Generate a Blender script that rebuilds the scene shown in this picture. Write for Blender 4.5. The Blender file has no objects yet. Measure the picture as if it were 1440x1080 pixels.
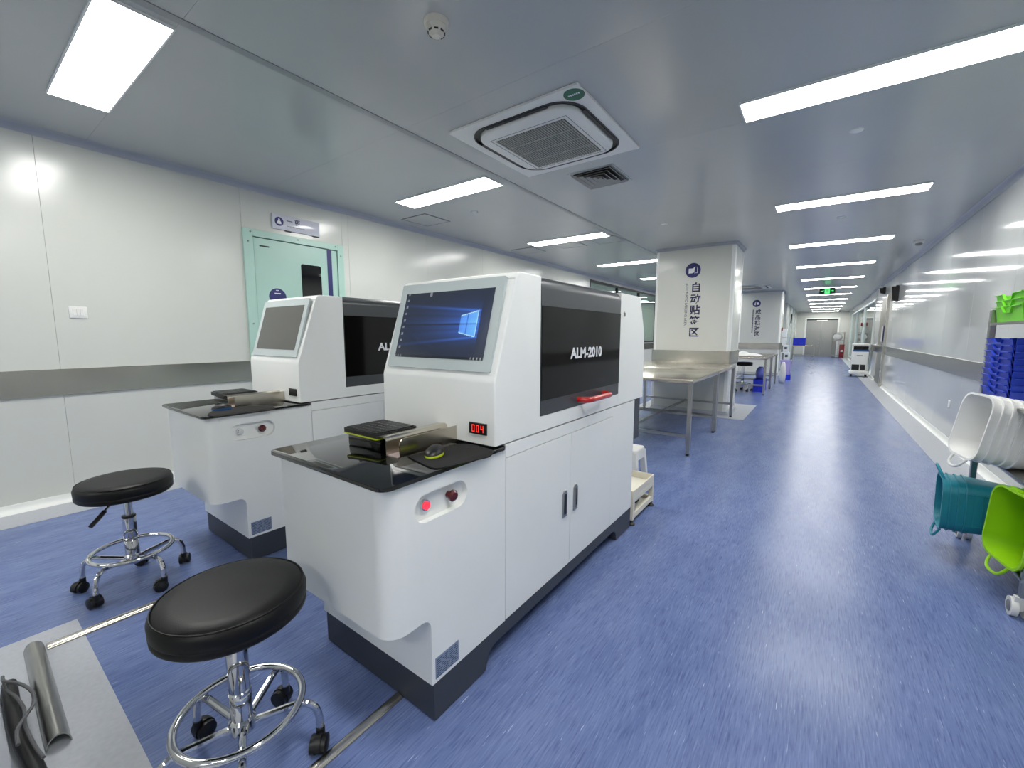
import bpy, bmesh, math, random
from mathutils import Vector, Matrix
random.seed(7)
sc = bpy.context.scene
COL = sc.collection
PI = math.pi

# ------------------------------------------------------------------ camera
F_PX, YAW, PITCH, ROLL = 590.708, 0.6301, 0.116752, 0.00255919
fw = Vector((-math.sin(YAW)*math.cos(PITCH), math.cos(YAW)*math.cos(PITCH), -math.sin(PITCH)))
r0 = Vector((math.cos(YAW), math.sin(YAW), 0)); u0 = r0.cross(fw)
rt = math.cos(ROLL)*r0 + math.sin(ROLL)*u0
up = -math.sin(ROLL)*r0 + math.cos(ROLL)*u0
cam_d = bpy.data.cameras.new('camera'); cam = bpy.data.objects.new('camera', cam_d); COL.objects.link(cam)
cam_d.sensor_fit = 'HORIZONTAL'; cam_d.sensor_width = 36; cam_d.lens = F_PX/1440*36
cam_d.clip_start = 0.02; cam_d.clip_end = 200
cam.matrix_world = Matrix(((rt.x, up.x, -fw.x, 0), (rt.y, up.y, -fw.y, 0), (rt.z, up.z, -fw.z, 1.25), (0, 0, 0, 1)))
sc.camera = cam

# ------------------------------------------------------------------ world, exposure
w = bpy.data.worlds.new('world'); sc.world = w; w.use_nodes = True
w.node_tree.nodes['Background'].inputs[0].default_value = (0.5, 0.52, 0.55, 1)
w.node_tree.nodes['Background'].inputs[1].default_value = 0.05
sc.view_settings.view_transform = 'Standard'; sc.view_settings.look = 'None'
sc.view_settings.exposure = 0.0; sc.view_settings.gamma = 1.0; sc.view_settings.use_curve_mapping = False
PANEL_STRENGTH = 31.0      # the ceiling panel lamps are the room's only lights
H = 2.65                  # ceiling height

# ------------------------------------------------------------------ materials
def lin(c):
    return tuple(((v/255)/12.92 if v/255 <= 0.04045 else ((v/255+0.055)/1.055)**2.4) for v in c)
MATS = {}
def mat(name, rgb, rough=0.5, metal=0.0, var=0.04, scale=6.0, stretch=(1, 1, 1), bump=0.0, bscale=200.0, coat=0.0,
        emit=None, estr=0.0, spec=0.5, rvar=0.0, trans=0.0, sheen=0.0):
    m = bpy.data.materials.new(name); m.use_nodes = True; MATS[name] = m
    nt = m.node_tree; b = nt.nodes['Principled BSDF']
    col = lin(rgb)
    b.inputs['Metallic'].default_value = metal; b.inputs['Roughness'].default_value = rough
    b.inputs['Specular IOR Level'].default_value = spec
    b.inputs['Coat Weight'].default_value = coat
    b.inputs['Transmission Weight'].default_value = trans
    if sheen: b.inputs['Sheen Weight'].default_value = sheen
    tc = nt.nodes.new('ShaderNodeTexCoord'); mp = nt.nodes.new('ShaderNodeMapping'); mp.inputs['Scale'].default_value = stretch
    nz = nt.nodes.new('ShaderNodeTexNoise'); nz.inputs['Scale'].default_value = scale; nz.inputs['Detail'].default_value = 4
    nt.links.new(tc.outputs['Object'], mp.inputs['Vector']); nt.links.new(mp.outputs[0], nz.inputs['Vector'])
    rp = nt.nodes.new('ShaderNodeValToRGB'); rp.color_ramp.elements[0].position = 0.3; rp.color_ramp.elements[1].position = 0.7
    rp.color_ramp.elements[0].color = (*[max(0, v*(1-var)) for v in col], 1)
    rp.color_ramp.elements[1].color = (*[min(1, v*(1+var)) for v in col], 1)
    nt.links.new(nz.outputs[0], rp.inputs[0]); nt.links.new(rp.outputs[0], b.inputs['Base Color'])
    if rvar:
        mr = nt.nodes.new('ShaderNodeMapRange'); mr.inputs[3].default_value = rough-rvar; mr.inputs[4].default_value = rough+rvar
        nt.links.new(nz.outputs[0], mr.inputs[0]); nt.links.new(mr.outputs[0], b.inputs['Roughness'])
    if bump:
        n2 = nt.nodes.new('ShaderNodeTexNoise'); n2.inputs['Scale'].default_value = bscale
        nt.links.new(mp.outputs[0], n2.inputs['Vector'])
        bp = nt.nodes.new('ShaderNodeBump'); bp.inputs['Strength'].default_value = bump; bp.inputs['Distance'].default_value = 0.002
        nt.links.new(n2.outputs[0], bp.inputs['Height']); nt.links.new(bp.outputs[0], b.inputs['Normal'])
    if emit:
        b.inputs['Emission Color'].default_value = (*lin(emit), 1); b.inputs['Emission Strength'].default_value = estr
    return m
WALLR = mat('wall_panel_shaded', (198, 201, 199), 0.085, var=0.012, scale=1.5, bump=0.015, bscale=25)  # right-wall panels: shade put into the colour to offset the close lamps
WALL = mat('wall_panel', (212, 214, 207), 0.20, var=0.012, scale=1.5, bump=0.015, bscale=25)
CEIL = mat('ceiling_panel', (186, 189, 187), 0.20, var=0.02, scale=1.2, bump=0.012, bscale=8)
TRIMG = mat('aluminium_trim', (176, 180, 190), 0.38, metal=0.35, var=0.03)
STEEL = mat('brushed_steel', (190, 187, 179), 0.26, metal=1.0, var=0.01, scale=2)
STEELT = mat('steel_sheet', (200, 193, 180), 0.25, metal=1.0, var=0.02, scale=3, stretch=(8, 1, 1), rvar=0.03)
STEELF = mat('steel_frame', (170, 170, 166), 0.28, metal=1.0, var=0.05, scale=20)
CHROME = mat('chrome', (215, 216, 218), 0.07, metal=1.0, var=0.02)
MWHITE = mat('machine_white_paint', (238, 240, 237), 0.34, var=0.012, scale=3, bump=0.03, bscale=900)
MDARK = mat('machine_dark_paint', (58, 62, 69), 0.42, var=0.04, bump=0.03, bscale=900)
MGREY = mat('machine_grey_paint', (70, 73, 76), 0.32, metal=0.2, var=0.03)
BLACKG = mat('black_glass', (8, 9, 10), 0.05, var=0.1, coat=0.4)
ACRYL = mat('smoked_acrylic', (10, 9, 8), 0.08, var=0.1, spec=0.28)
BEZEL = mat('monitor_bezel', (186, 196, 196), 0.16, var=0.02)
SOFF = mat('screen_off', (88, 88, 84), 0.22, var=0.02)
LEATHER = mat('black_leatherette', (12, 12, 13), 0.42, var=0.12, scale=18, bump=0.15, bscale=380, spec=0.28)
BLACKP = mat('black_plastic', (16, 16, 17), 0.42, var=0.1)
RUBBER = mat('rubber_mat', (9, 9, 10), 0.85, var=0.12, scale=300)
GREYP = mat('grey_plastic', (120, 122, 124), 0.5)
CABLE = mat('grey_cable', (96, 97, 100), 0.5)
MINT = mat('mint_paint', (178, 212, 199), 0.32, var=0.012, bump=0.02, bscale=600)
NAVY = mat('navy_print', (38, 42, 104), 0.45, var=0.03)
NAVYD = mat('navy_lettering', (32, 32, 78), 0.5, var=0.03)
WHITEP = mat('white_plastic', (232, 232, 228), 0.4, var=0.015)
WHITEI = mat('white_print', (235, 236, 240), 0.45, var=0.01)
IVORY = mat('cream_coated_metal', (226, 221, 206), 0.42, var=0.02)
REDP = mat('red_plastic', (188, 32, 28), 0.25, var=0.05, coat=0.3)
REDD = mat('dark_red_button', (84, 14, 16), 0.18, var=0.05, coat=0.5)
LIME = mat('lime_plastic', (196, 214, 44), 0.4)
BLUET = mat('blue_trim', (36, 84, 140), 0.4)
BLUEP = mat('blue_tray_plastic', (34, 64, 186), 0.38, var=0.06, scale=14)
BLUEC = mat('blue_crate_plastic', (22, 48, 205), 0.4, var=0.08)
GREENP = mat('green_tray_plastic', (112, 208, 34), 0.38, var=0.06, scale=14)
LIMEB = mat('lime_basket_plastic', (146, 205, 10), 0.42, var=0.05)
TEALB = mat('teal_basket_plastic', (30, 134, 152), 0.4, var=0.06)
WHITEB = mat('white_basket_plastic', (228, 229, 226), 0.42, var=0.02)
GSTK = mat('green_sticker', (8, 96, 66), 0.4)
TAUPE = mat('taupe_panel', (132, 130, 119), 0.4, var=0.02)
DOORG = mat('grey_door_paint', (150, 151, 147), 0.4, var=0.02)
VINYLG = mat('pale_grey_vinyl', (176, 180, 188), 0.36, var=0.06, scale=60, bump=0.02, bscale=120)
PLATE = mat('rating_plate', (134, 148, 172), 0.35, metal=0.1)
INK = mat('dark_print', (44, 50, 72), 0.5)
BAG = mat('white_plastic_sheet', (236, 236, 234), 0.35, var=0.03, bump=0.4, bscale=18)
LAV = mat('lavender_plastic', (170, 160, 214), 0.35)
CARTON = mat('white_carton', (222, 226, 228), 0.5, var=0.05)
REDX = mat('extinguisher_red', (128, 22, 30), 0.3)
GREYV = mat('vent_grey', (168, 168, 162), 0.5)
FRAMEK = mat('black_window_frame', (34, 35, 37), 0.4)
FRAMEG = mat('pale_green_frame', (212, 220, 216), 0.35)
LIGHTM = mat('lamp_diffuser', (250, 250, 250), 0.5, emit=(255, 254, 250), estr=PANEL_STRENGTH)
REDLED = mat('red_led', (255, 60, 50), 0.4, emit=(255, 52, 44), estr=1.3)
REDBTN = mat('lit_red_button', (255, 70, 90), 0.3, emit=(255, 44, 60), estr=0.9)
EXITG = mat('exit_green_lit', (60, 220, 110), 0.4, emit=(80, 235, 120), estr=1.2)
EXITD = mat('exit_dark_green', (14, 58, 32), 0.4)

def glass(name, rgb, tint):
    m = bpy.data.materials.new(name); m.use_nodes = True; nt = m.node_tree
    b = nt.nodes['Principled BSDF']; out = nt.nodes['Material Output']
    b.inputs['Base Color'].default_value = (*lin(rgb), 1); b.inputs['Roughness'].default_value = 0.03
    tr = nt.nodes.new('ShaderNodeBsdfTransparent'); tr.inputs[0].default_value = (*lin(rgb), 1)
    gl = nt.nodes.new('ShaderNodeBsdfGlossy'); gl.inputs['Roughness'].default_value = 0.02
    fr = nt.nodes.new('ShaderNodeLayerWeight'); fr.inputs[0].default_value = 0.5
    pw = nt.nodes.new('ShaderNodeMath'); pw.operation = 'POWER'; pw.inputs[1].default_value = 5
    ad = nt.nodes.new('ShaderNodeMath'); ad.operation = 'MULTIPLY_ADD'; ad.inputs[1].default_value = 0.9; ad.inputs[2].default_value = 0.04
    nt.links.new(fr.outputs['Facing'], pw.inputs[0]); nt.links.new(pw.outputs[0], ad.inputs[0])
    mx = nt.nodes.new('ShaderNodeMixShader')
    nt.links.new(ad.outputs[0], mx.inputs[0]); nt.links.new(tr.outputs[0], mx.inputs[1]); nt.links.new(gl.outputs[0], mx.inputs[2])
    nt.links.new(mx.outputs[0], out.inputs[0])
    return m
def mat_c(n, rgb, rough, metal=0.0): return MATS.get(n) or mat(n, rgb, rough, metal)
GLASS = glass('window_glass', (226, 238, 234), 0)

def floor_mat():
    m = bpy.data.materials.new('blue_flecked_vinyl'); m.use_nodes = True; nt = m.node_tree; b = nt.nodes['Principled BSDF']
    tc = nt.nodes.new('ShaderNodeTexCoord')
    def layer(sx, sy, det, lo, hi, off):
        mp = nt.nodes.new('ShaderNodeMapping'); mp.inputs['Scale'].default_value = (sx, sy, 1); mp.inputs['Location'].default_value = (off, off*1.7, 0)
        n = nt.nodes.new('ShaderNodeTexNoise'); n.inputs['Scale'].default_value = 1; n.inputs['Detail'].default_value = det
        r = nt.nodes.new('ShaderNodeMapRange'); r.inputs[1].default_value = lo; r.inputs[2].default_value = hi
        nt.links.new(tc.outputs['Object'], mp.inputs[0]); nt.links.new(mp.outputs[0], n.inputs[0]); nt.links.new(n.outputs[0], r.inputs[0])
        return r.outputs[0]
    def mix(fac, a, c, k=1.0):
        x = nt.nodes.new('ShaderNodeMix'); x.data_type = 'RGBA'
        if k != 1.0:
            q = nt.nodes.new('ShaderNodeMath'); q.operation = 'MULTIPLY'; q.inputs[1].default_value = k
            nt.links.new(fac, q.inputs[0]); fac = q.outputs[0]
        nt.links.new(fac, x.inputs[0])
        if isinstance(a, tuple): x.inputs[6].default_value = (*a, 1)
        else: nt.links.new(a, x.inputs[6])
        if isinstance(c, tuple): x.inputs[7].default_value = (*c, 1)
        else: nt.links.new(c, x.inputs[7])
        return x.outputs[2]
    c = mix(layer(9, 2.2, 5, 0.35, 0.65, 3), lin((97, 114, 160)), lin((110, 127, 172)))
    c = mix(layer(170, 11, 3, 0.48, 0.74, 11), c, lin((132, 148, 190)), 0.55)
    c = mix(layer(190, 12, 3, 0.50, 0.74, 29), c, lin((68, 82, 128)), 0.65)
    c = mix(layer(230, 13, 2, 0.70, 0.78, 47), c, lin((190, 202, 228)), 0.9)
    nt.links.new(c, b.inputs['Base Color'])
    b.inputs['Roughness'].default_value = 0.25; b.inputs['Specular IOR Level'].default_value = 0.26
    n = nt.nodes.new('ShaderNodeTexNoise'); n.inputs['Scale'].default_value = 90
    nt.links.new(tc.outputs['Object'], n.inputs[0])
    bp = nt.nodes.new('ShaderNodeBump'); bp.inputs['Strength'].default_value = 0.05; bp.inputs['Distance'].default_value = 0.003
    nt.links.new(n.outputs[0], bp.inputs['Height']); nt.links.new(bp.outputs[0], b.inputs['Normal'])
    return m
FLOOR = floor_mat()

# ------------------------------------------------------------------ mesh helpers
def BM(): return bmesh.new()
def box(bm, x0, x1, y0, y1, z0, z1, bev=0.0, seg=2):
    r = bmesh.ops.create_cube(bm, size=1.0)
    vs = r['verts']
    for v in vs:
        v.co = Vector((x0 if v.co.x < 0 else x1, y0 if v.co.y < 0 else y1, z0 if v.co.z < 0 else z1))
    if bev:
        es = list({e for v in vs for e in v.link_edges})
        bmesh.ops.bevel(bm, geom=es, offset=bev, segments=seg, profile=0.5, affect='EDGES')
    return vs
def rrect(x0, x1, y0, y1, r, seg=6):
    pts = []
    for cx, cy, a0 in ((x1-r, y1-r, 0), (x0+r, y1-r, 90), (x0+r, y0+r, 180), (x1-r, y0+r, 270)):
        for k in range(seg+1):
            a = math.radians(a0+90*k/seg); pts.append((cx+r*math.cos(a), cy+r*math.sin(a)))
    return pts
def prism(bm, pts, axis, a0, a1):
    """polygon pts in the two other axes, extruded along axis from a0 to a1"""
    def mk(p, a):
        if axis == 'x': return Vector((a, p[0], p[1]))
        if axis == 'y': return Vector((p[0], a, p[1]))
        return Vector((p[0], p[1], a))
    A = [bm.verts.new(mk(p, a0)) for p in pts]; B = [bm.verts.new(mk(p, a1)) for p in pts]
    n = len(pts); fs = [bm.faces.new(A), bm.faces.new(B)]
    for i in range(n):
        fs.append(bm.faces.new((A[i], A[(i+1) % n], B[(i+1) % n], B[i])))
    bmesh.ops.recalc_face_normals(bm, faces=fs)
    return A, B
def cyl(bm, p0, p1, r, n=20, r2=None):
    p0, p1 = Vector(p0), Vector(p1); d = p1-p0; L = d.length
    q = d.to_track_quat('Z', 'Y').to_matrix().to_4x4()
    bmesh.ops.create_cone(bm, cap_ends=True, segments=n, radius1=r, radius2=r if r2 is None else r2, depth=L,
                          matrix=Matrix.Translation((p0+p1)/2) @ q)
def tube(bm, pts, r, n=8, closed=False):
    pts = [Vector(p) for p in pts]; N = len(pts); rings = []; prev = None
    for i, p in enumerate(pts):
        if closed: t = (pts[(i+1) % N]-pts[i-1]).normalized()
        else: t = (pts[min(i+1, N-1)]-pts[max(i-1, 0)]).normalized()
        if prev is None:
            a = Vector((0, 0, 1)) if abs(t.z) < 0.9 else Vector((1, 0, 0))
            u = t.cross(a).normalized()
        else: u = (prev-t*prev.dot(t)).normalized()
        prev = u; v = t.cross(u)
        rings.append([bm.verts.new(p+r*(math.cos(2*PI*k/n)*u+math.sin(2*PI*k/n)*v)) for k in range(n)])
    fs = []
    for i in range(N if closed else N-1):
        A, B = rings[i], rings[(i+1) % N]
        for k in range(n): fs.append(bm.faces.new((A[k], A[(k+1) % n], B[(k+1) % n], B[k])))
    if not closed: fs += [bm.faces.new(rings[0]), bm.faces.new(rings[-1])]
    bmesh.ops.recalc_face_normals(bm, faces=fs)
def lathe(bm, prof, n=32, c=(0, 0, 0)):
    c = Vector(c); rings = []
    for r, z in prof:
        if r < 1e-6: rings.append([bm.verts.new(c+Vector((0, 0, z)))])
        else: rings.append([bm.verts.new(c+Vector((r*math.cos(2*PI*k/n), r*math.sin(2*PI*k/n), z))) for k in range(n)])
    fs = []
    for A, B in zip(rings, rings[1:]):
        for k in range(n):
            q = [A[k % len(A)], A[(k+1) % len(A)], B[(k+1) % len(B)], B[k % len(B)]]
            u = []
            for v in q:
                if v not in u: u.append(v)
            if len(u) > 2: fs.append(bm.faces.new(u))
    for R in (rings[0], rings[-1]):
        if len(R) > 2: fs.append(bm.faces.new(R))
    bmesh.ops.recalc_face_normals(bm, faces=fs)
def bevel_where(bm, fn, off, seg=4):
    es = [e for e in bm.edges if fn(e.verts[0].co, e.verts[1].co)]
    if es: bmesh.ops.bevel(bm, geom=es, offset=off, segments=seg, profile=0.5, affect='EDGES', clamp_overlap=True)
def arc(cx, cy, r, a0, a1, n=6):
    return [(cx+r*math.cos(math.radians(a0+(a1-a0)*k/n)), cy+r*math.sin(math.radians(a0+(a1-a0)*k/n))) for k in range(n+1)]
def spline(pts, n=8):
    P = [Vector(p) for p in pts]; P = [P[0]*2-P[1]]+P+[P[-1]*2-P[-2]]; out = []
    for i in range(1, len(P)-2):
        for k in range(n):
            t = k/n
            out.append(0.5*((2*P[i])+(-P[i-1]+P[i+1])*t+(2*P[i-1]-5*P[i]+4*P[i+1]-P[i+2])*t*t+(-P[i-1]+3*P[i]-3*P[i+1]+P[i+2])*t**3))
    out.append(P[-2]); return out

ORG = {}
def root_of(o):
    while o.parent: o = o.parent
    return o
def obj(name, bm, m, parent=None, smooth=35):
    """one mesh object; shapes are given in metres of the place and shifted into the frame of the thing they belong to"""
    if parent is not None:
        og = ORG.get(root_of(parent).name)
        if og is not None: bmesh.ops.translate(bm, verts=bm.verts, vec=-og)
    me = bpy.data.meshes.new(name); bm.to_mesh(me); bm.free()
    if m is not None: me.materials.append(m)
    if smooth:
        me.shade_smooth(); me.set_sharp_from_angle(angle=math.radians(smooth))
    o = bpy.data.objects.new(name, me); COL.objects.link(o)
    if parent is not None: o.parent = parent
    return o
def tag(o, label, cat, group=None, kind=None):
    o['label'] = label; o['category'] = cat
    if group: o['group'] = group
    if kind: o['kind'] = kind
    return o
def thing(name, label, cat, org, group=None):
    o = bpy.data.objects.new(name, None); COL.objects.link(o); o.empty_display_size = 0.1
    o.location = org; ORG[o.name] = Vector(org)
    return tag(o, label, cat, group)
def struct(name, bm, m, parent=None, label=None, smooth=35):
    o = obj(name, bm, m, parent, smooth)
    if parent is None: o['kind'] = 'structure'
    if label: o['label'] = label
    return o
def struct_root(name, org, label=None):
    o = bpy.data.objects.new(name, None); COL.objects.link(o); o.location = org; ORG[o.name] = Vector(org); o['kind'] = 'structure'
    if label: o['label'] = label
    return o
def sbox(name, m, parent, *a, bev=0.0, seg=2):
    bm = BM(); box(bm, *a, bev=bev, seg=seg); return obj(name, bm, m, parent)
def dup(root, loc, rotz=0, label=None, cat=None, group=None):
    r = root.copy(); COL.objects.link(r); r.location = loc; r.rotation_euler = (0, 0, rotz)
    if label: r['label'] = label
    if group: r['group'] = group
    def rec(src, dst):
        for ch in list(src.children):
            c = ch.copy(); COL.objects.link(c); c.parent = dst; rec(ch, c)
    rec(root, r); return r
def cut(o, bm):
    """carve the closed shape bm (in o's local frame) out of o"""
    me = bpy.data.meshes.new('cut'); bm.to_mesh(me); bm.free()
    c = bpy.data.objects.new('cut', me); COL.objects.link(c); c.matrix_world = o.matrix_world.copy()
    if o.parent: c.parent = o.parent; c.matrix_local = o.matrix_local.copy()
    md = o.modifiers.new('cut', 'BOOLEAN'); md.object = c; md.operation = 'DIFFERENCE'; md.solver = 'EXACT'
    bpy.context.view_layer.update()
    dg = bpy.context.evaluated_depsgraph_get()
    new = bpy.data.meshes.new_from_object(o.evaluated_get(dg))
    o.modifiers.clear(); o.data = new
    new.shade_smooth(); new.set_sharp_from_angle(angle=math.radians(35))
    bpy.data.objects.remove(c); bpy.data.meshes.remove(me)
def text_bm(body, size, origin, u, v, depth=0.001, align='LEFT', sx=1.0, bold=0.0, fit=None):
    c = bpy.data.curves.new('txt', 'FONT'); c.body = body; c.size = size; c.align_x = align; c.align_y = 'BOTTOM_BASELINE'
    c.extrude = depth; c.offset = bold; c.resolution_u = 3
    o = bpy.data.objects.new('txt', c); COL.objects.link(o)
    bpy.context.view_layer.update()
    me = bpy.data.meshes.new_from_object(o.evaluated_get(bpy.context.evaluated_depsgraph_get()))
    bpy.data.objects.remove(o); bpy.data.curves.remove(c)
    u = Vector(u); v = Vector(v); n = u.cross(v); og = Vector(origin)
    if fit: sx = fit/max(q.co.x for q in me.vertices)
    for q in me.vertices: q.co = og+u*q.co.x*sx+v*q.co.y+n*q.co.z
    bm = BM(); bm.from_mesh(me); bpy.data.meshes.remove(me); return bm
def disc(bm, c, n, r, th=0.002, seg=28):
    n = Vector(n).normalized(); cyl(bm, Vector(c), Vector(c)+n*th, r, seg)

# ------------------------------------------------------------------ the setting
XL, XR, YB, YE = -4.48, 1.30, -9.0, 31.5
bm = BM(); box(bm, -8.2, 4.6, YB-0.2, YE+0.2, -0.1, 0.0); struct('floor', bm, FLOOR)
# pale vinyl borders welded into the blue floor
def strip(n, x0, x1, y0, y1):
    bm = BM(); box(bm, x0, x1, y0, y1, -0.02, 0.0012); struct('trim_%d' % n, bm, VINYLG)
strip(1, XL, -4.14, YB, YE); strip(2, 1.0, XR, YB, YE)
strip(3, -2.56, -0.84, -1.1, 0.26); strip(4, -2.56, -0.84, 6.97, 8.6); strip(5, -2.4, -0.80, 15.45, 17.4)

# ceiling: a slab with sandwich panels hung under it
bm = BM(); box(bm, -8.2, 4.6, YB-0.2, YE+0.2, H+0.012, H+0.12); ceiling = struct('ceiling', bm, CEIL)
PITCHY = 2.4957; Y0 = 3.15
xs = [XL, -2.43, XR]; ys = [YB]
y = Y0+0.1375-PITCHY*5
while y < YE:
    if y > YB+0.2: ys.append(y)
    y += PITCHY/2
ys.append(YE)
for xa, xb in zip(xs, xs[1:]):
    for ya, yb in zip(ys, ys[1:]):
        sbox('panel', CEIL, ceiling, xa, xb, ya+0.0005, yb-0.0005, H, H+0.012)
bm = BM(); box(bm, -2.455, -2.405, YB, YE, H-0.004, H+0.003, bev=0.001, seg=1); struct('trim_6', bm, mat('seam_strip', (150, 153, 154), 0.35))

# left wall: slab pieces, sandwich panels 1.2 m wide, steel bumper band, coved skirting and cornice
wl = struct_root('wall_left', (XL, 0, 0))
DZ = 2.25; DY0, DY1 = 1.81, 2.85; WY0, WY1, WZ0, WZ1 = 9.25, 16.0, 1.02, 2.55
def lslab(y0, y1, z0, z1): sbox('backing', WALL, wl, XL-0.1, XL-0.012, y0, y1, z0, z1)
lslab(YB, DY0, 0, H); lslab(DY0, DY1, DZ, H); lslab(DY1, WY0, 0, H); lslab(WY0, WY1, 0, WZ0); lslab(WY0, WY1, WZ1, H); lslab(WY1, YE, 0, H)
jy = [0.53+1.2*k for k in range(-8, 27)]
jy = [YB]+[v for v in jy if YB < v < YE and abs(v-1.73) > 0.01]+[YE]
def lpanel(y0, y1, z0, z1):
    if y1-y0 > 0.01: sbox('panel', WALL, wl, XL-0.012, XL, y0+0.0006, y1-0.0006, z0, z1, bev=0.001, seg=1)
for a, b_ in zip(jy, jy[1:]):
    if b_ <= DY0 or (a >= DY1 and b_ <= WY0) or a >= WY1: lpanel(a, b_, 0, H); continue
    cuts = [(a, min(b_, DY0), 0, H), (max(a, DY0), min(b_, DY1), DZ, H), (max(a, DY1), min(b_, WY0), 0, H),
            (max(a, WY0), min(b_, WY1), 0, WZ0), (max(a, WY0), min(b_, WY1), WZ1, H), (max(a, WY1), b_, 0, H)]
    for c in cuts: lpanel(*c)
def band(n, x0, x1, y0, y1, z0=0.80, z1=0.992):
    bm = BM(); box(bm, x0, x1, y0, y1, z0, z1, bev=0.004, seg=1); struct('trim_%d' % n, bm, STEEL)
band(7, XL, XL+0.014, YB, DY0); band(8, XL, XL+0.014, DY1, YE)
def cornice(n, wall_x, sgn, y0, y1):
    bm = BM(); pts = [(wall_x, H), (wall_x+sgn*0.055, H)]+[(wall_x+sgn*(0.055-0.045*math.sin(a*PI/12)), H-0.042*(1-math.cos(a*PI/12))) for a in range(1, 6)]+[(wall_x+sgn*0.006, H-0.045), (wall_x, H-0.045)]
    prism(bm, pts, 'y', y0, y1); struct('trim_%d' % n, bm, TRIMG)
cornice(9, XL, 1, YB, YE); cornice(10, XR, -1, YB, YE)
def skirting(name, wall_x, sgn, y0, y1, m=None):
    bm = BM(); pts = [(wall_x, 0), (wall_x+sgn*0.05, 0)]+[(wall_x+sgn*(0.05-0.042*math.sin(a*PI/12)), 0.002+0.05*(1-math.cos(a*PI/12))) for a in range(1, 7)]+[(wall_x+sgn*0.006, 0.06), (wall_x, 0.06)]
    prism(bm, pts, 'y', y0, y1); struct(name, bm, m or MWHITE)
skirting('baseboard_left', XL, 1, YB, DY0); skirting('baseboard_left_rear', XL, 1, DY1, YE)
skirting('baseboard_right', XR, -1, YB, 13.6); skirting('baseboard_right_rear', XR, -1, 15.4, YE)

# right wall: slab + panels, door recess at 13.65-15.3, glazed partition further on
wr = struct_root('wall_right', (XR, 0, 0))
def rslab(y0, y1, z0, z1): sbox('backing', WALL, wr, XR+0.012, XR+0.1, y0, y1, z0, z1)
RD0, RD1 = 13.75, 15.35; RG0, RG1 = 17.2, 29.2
rslab(YB, RD0, 0, H); rslab(RD0, RD1, 2.22, H); rslab(RD1, RG0, 0, H); rslab(RG0, RG1, 2.38, H); rslab(RG0, RG1, 0, 0.12); rslab(RG1, YE, 0, H)
jr = [YB]+[YB+1.25+1.2*k for k in range(18)]+[RD0]
for a, b_ in zip(jr, jr[1:]):
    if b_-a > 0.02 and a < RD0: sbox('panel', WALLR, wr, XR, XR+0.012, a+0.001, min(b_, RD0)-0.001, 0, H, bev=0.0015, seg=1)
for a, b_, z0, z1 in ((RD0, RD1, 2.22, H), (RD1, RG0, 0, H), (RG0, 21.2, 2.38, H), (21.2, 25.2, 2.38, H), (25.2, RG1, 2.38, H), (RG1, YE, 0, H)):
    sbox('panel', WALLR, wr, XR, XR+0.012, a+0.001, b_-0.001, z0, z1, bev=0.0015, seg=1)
band(11, XR-0.014, XR, YB, RD0-0.07); band(12, XR-0.014, XR, RD1+0.05, RG0)

# end and back walls
bm = BM(); box(bm, -8.2, 4.6, YE, YE+0.1, 0, H); struct('wall_end', bm, WALL)
bm = BM(); box(bm, -8.2, 4.6, YB-0.1, YB, 0, H); struct('wall_back', bm, WALL)
# the rooms behind the two glazed stretches
bm = BM(); box(bm, -8.1, -8.0, YB, YE, 0, H); struct('wall_annex_left', bm, WALL)
bm = BM(); box(bm, 4.4, 4.5, YB, YE, 0, H); struct('wall_annex_right', bm, WALL)
bm = BM(); box(bm, -8.0, XL-0.1, 7.9, 8.0, 0, H); struct('wall_annex_near', bm, WALL)
bm = BM(); box(bm, -8.0, XL-0.1, 19.0, 19.1, 0, H); struct('wall_annex_far', bm, WALL)
bm = BM(); box(bm, XR+0.1, 4.4, 15.9, 16.0, 0, H); struct('wall_annex_side', bm, WALL)
# far left wall of the corridor's narrow end
wf = struct_root('wall_far_left', (-1.25, 22, 0))
sbox('backing', WALL, wf, -1.40, -1.262, 22.0, YE, 0, H)
for a in range(8):
    sbox('panel', WALL, wf, -1.262, -1.25, 22.0+a*1.19+0.002, min(YE, 22.0+(a+1)*1.19)-0.002, 0, H, bev=0.0015, seg=1)
for yy in (24.0, 26.4, 28.8): sbox('door_post', FRAMEG, wf, -1.25, -1.21, yy, yy+0.08, 0, H)

# mint door in the left wall
d1 = struct_root('door_1', (XL, 2.33, 0), 'mint green painted door with dark vision panel and navy stripe')
fx = XL
for nm, a in (('frame', (fx-0.02, fx+0.022, DY0, DY0+0.085, 0, DZ)), ('frame', (fx-0.02, fx+0.022, DY1-0.075, DY1, 0, DZ)), ('frame', (fx-0.02, fx+0.022, DY0+0.085, DY1-0.075, DZ-0.065, DZ))):
    sbox(nm, MINT, d1, *a, bev=0.002, seg=1)
bm = BM(); box(bm, fx-0.03, fx+0.008, DY0+0.09, DY1-0.080, 0.01, DZ-0.072, bev=0.002, seg=1); leaf = obj('leaf', bm, MINT, d1)
sbox('rebate', FRAMEK, d1, fx-0.06, fx-0.03, DY0+0.08, DY1-0.07, 0, DZ-0.06)
bm = BM(); prism(bm, rrect(2.355, 2.575, 1.40, 1.985, 0.02), 'x', fx+0.006, fx+0.011); obj('vision_panel', bm, BLACKG, leaf)
bm = BM(); box(bm, fx+0.006, fx+0.0095, 2.652, 2.706, 0.05, DZ-0.073); obj('stripe', bm, NAVY, leaf)
sbox('vent_slot', FRAMEK, leaf, fx+0.006, fx+0.0095, 1.955, 2.045, 2.098, 2.112)
bm = BM(); disc(bm, (fx+0.0075, 2.10, 1.625), (1, 0, 0), 0.085); emb = obj('emblem', bm, NAVY, leaf)
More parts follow.
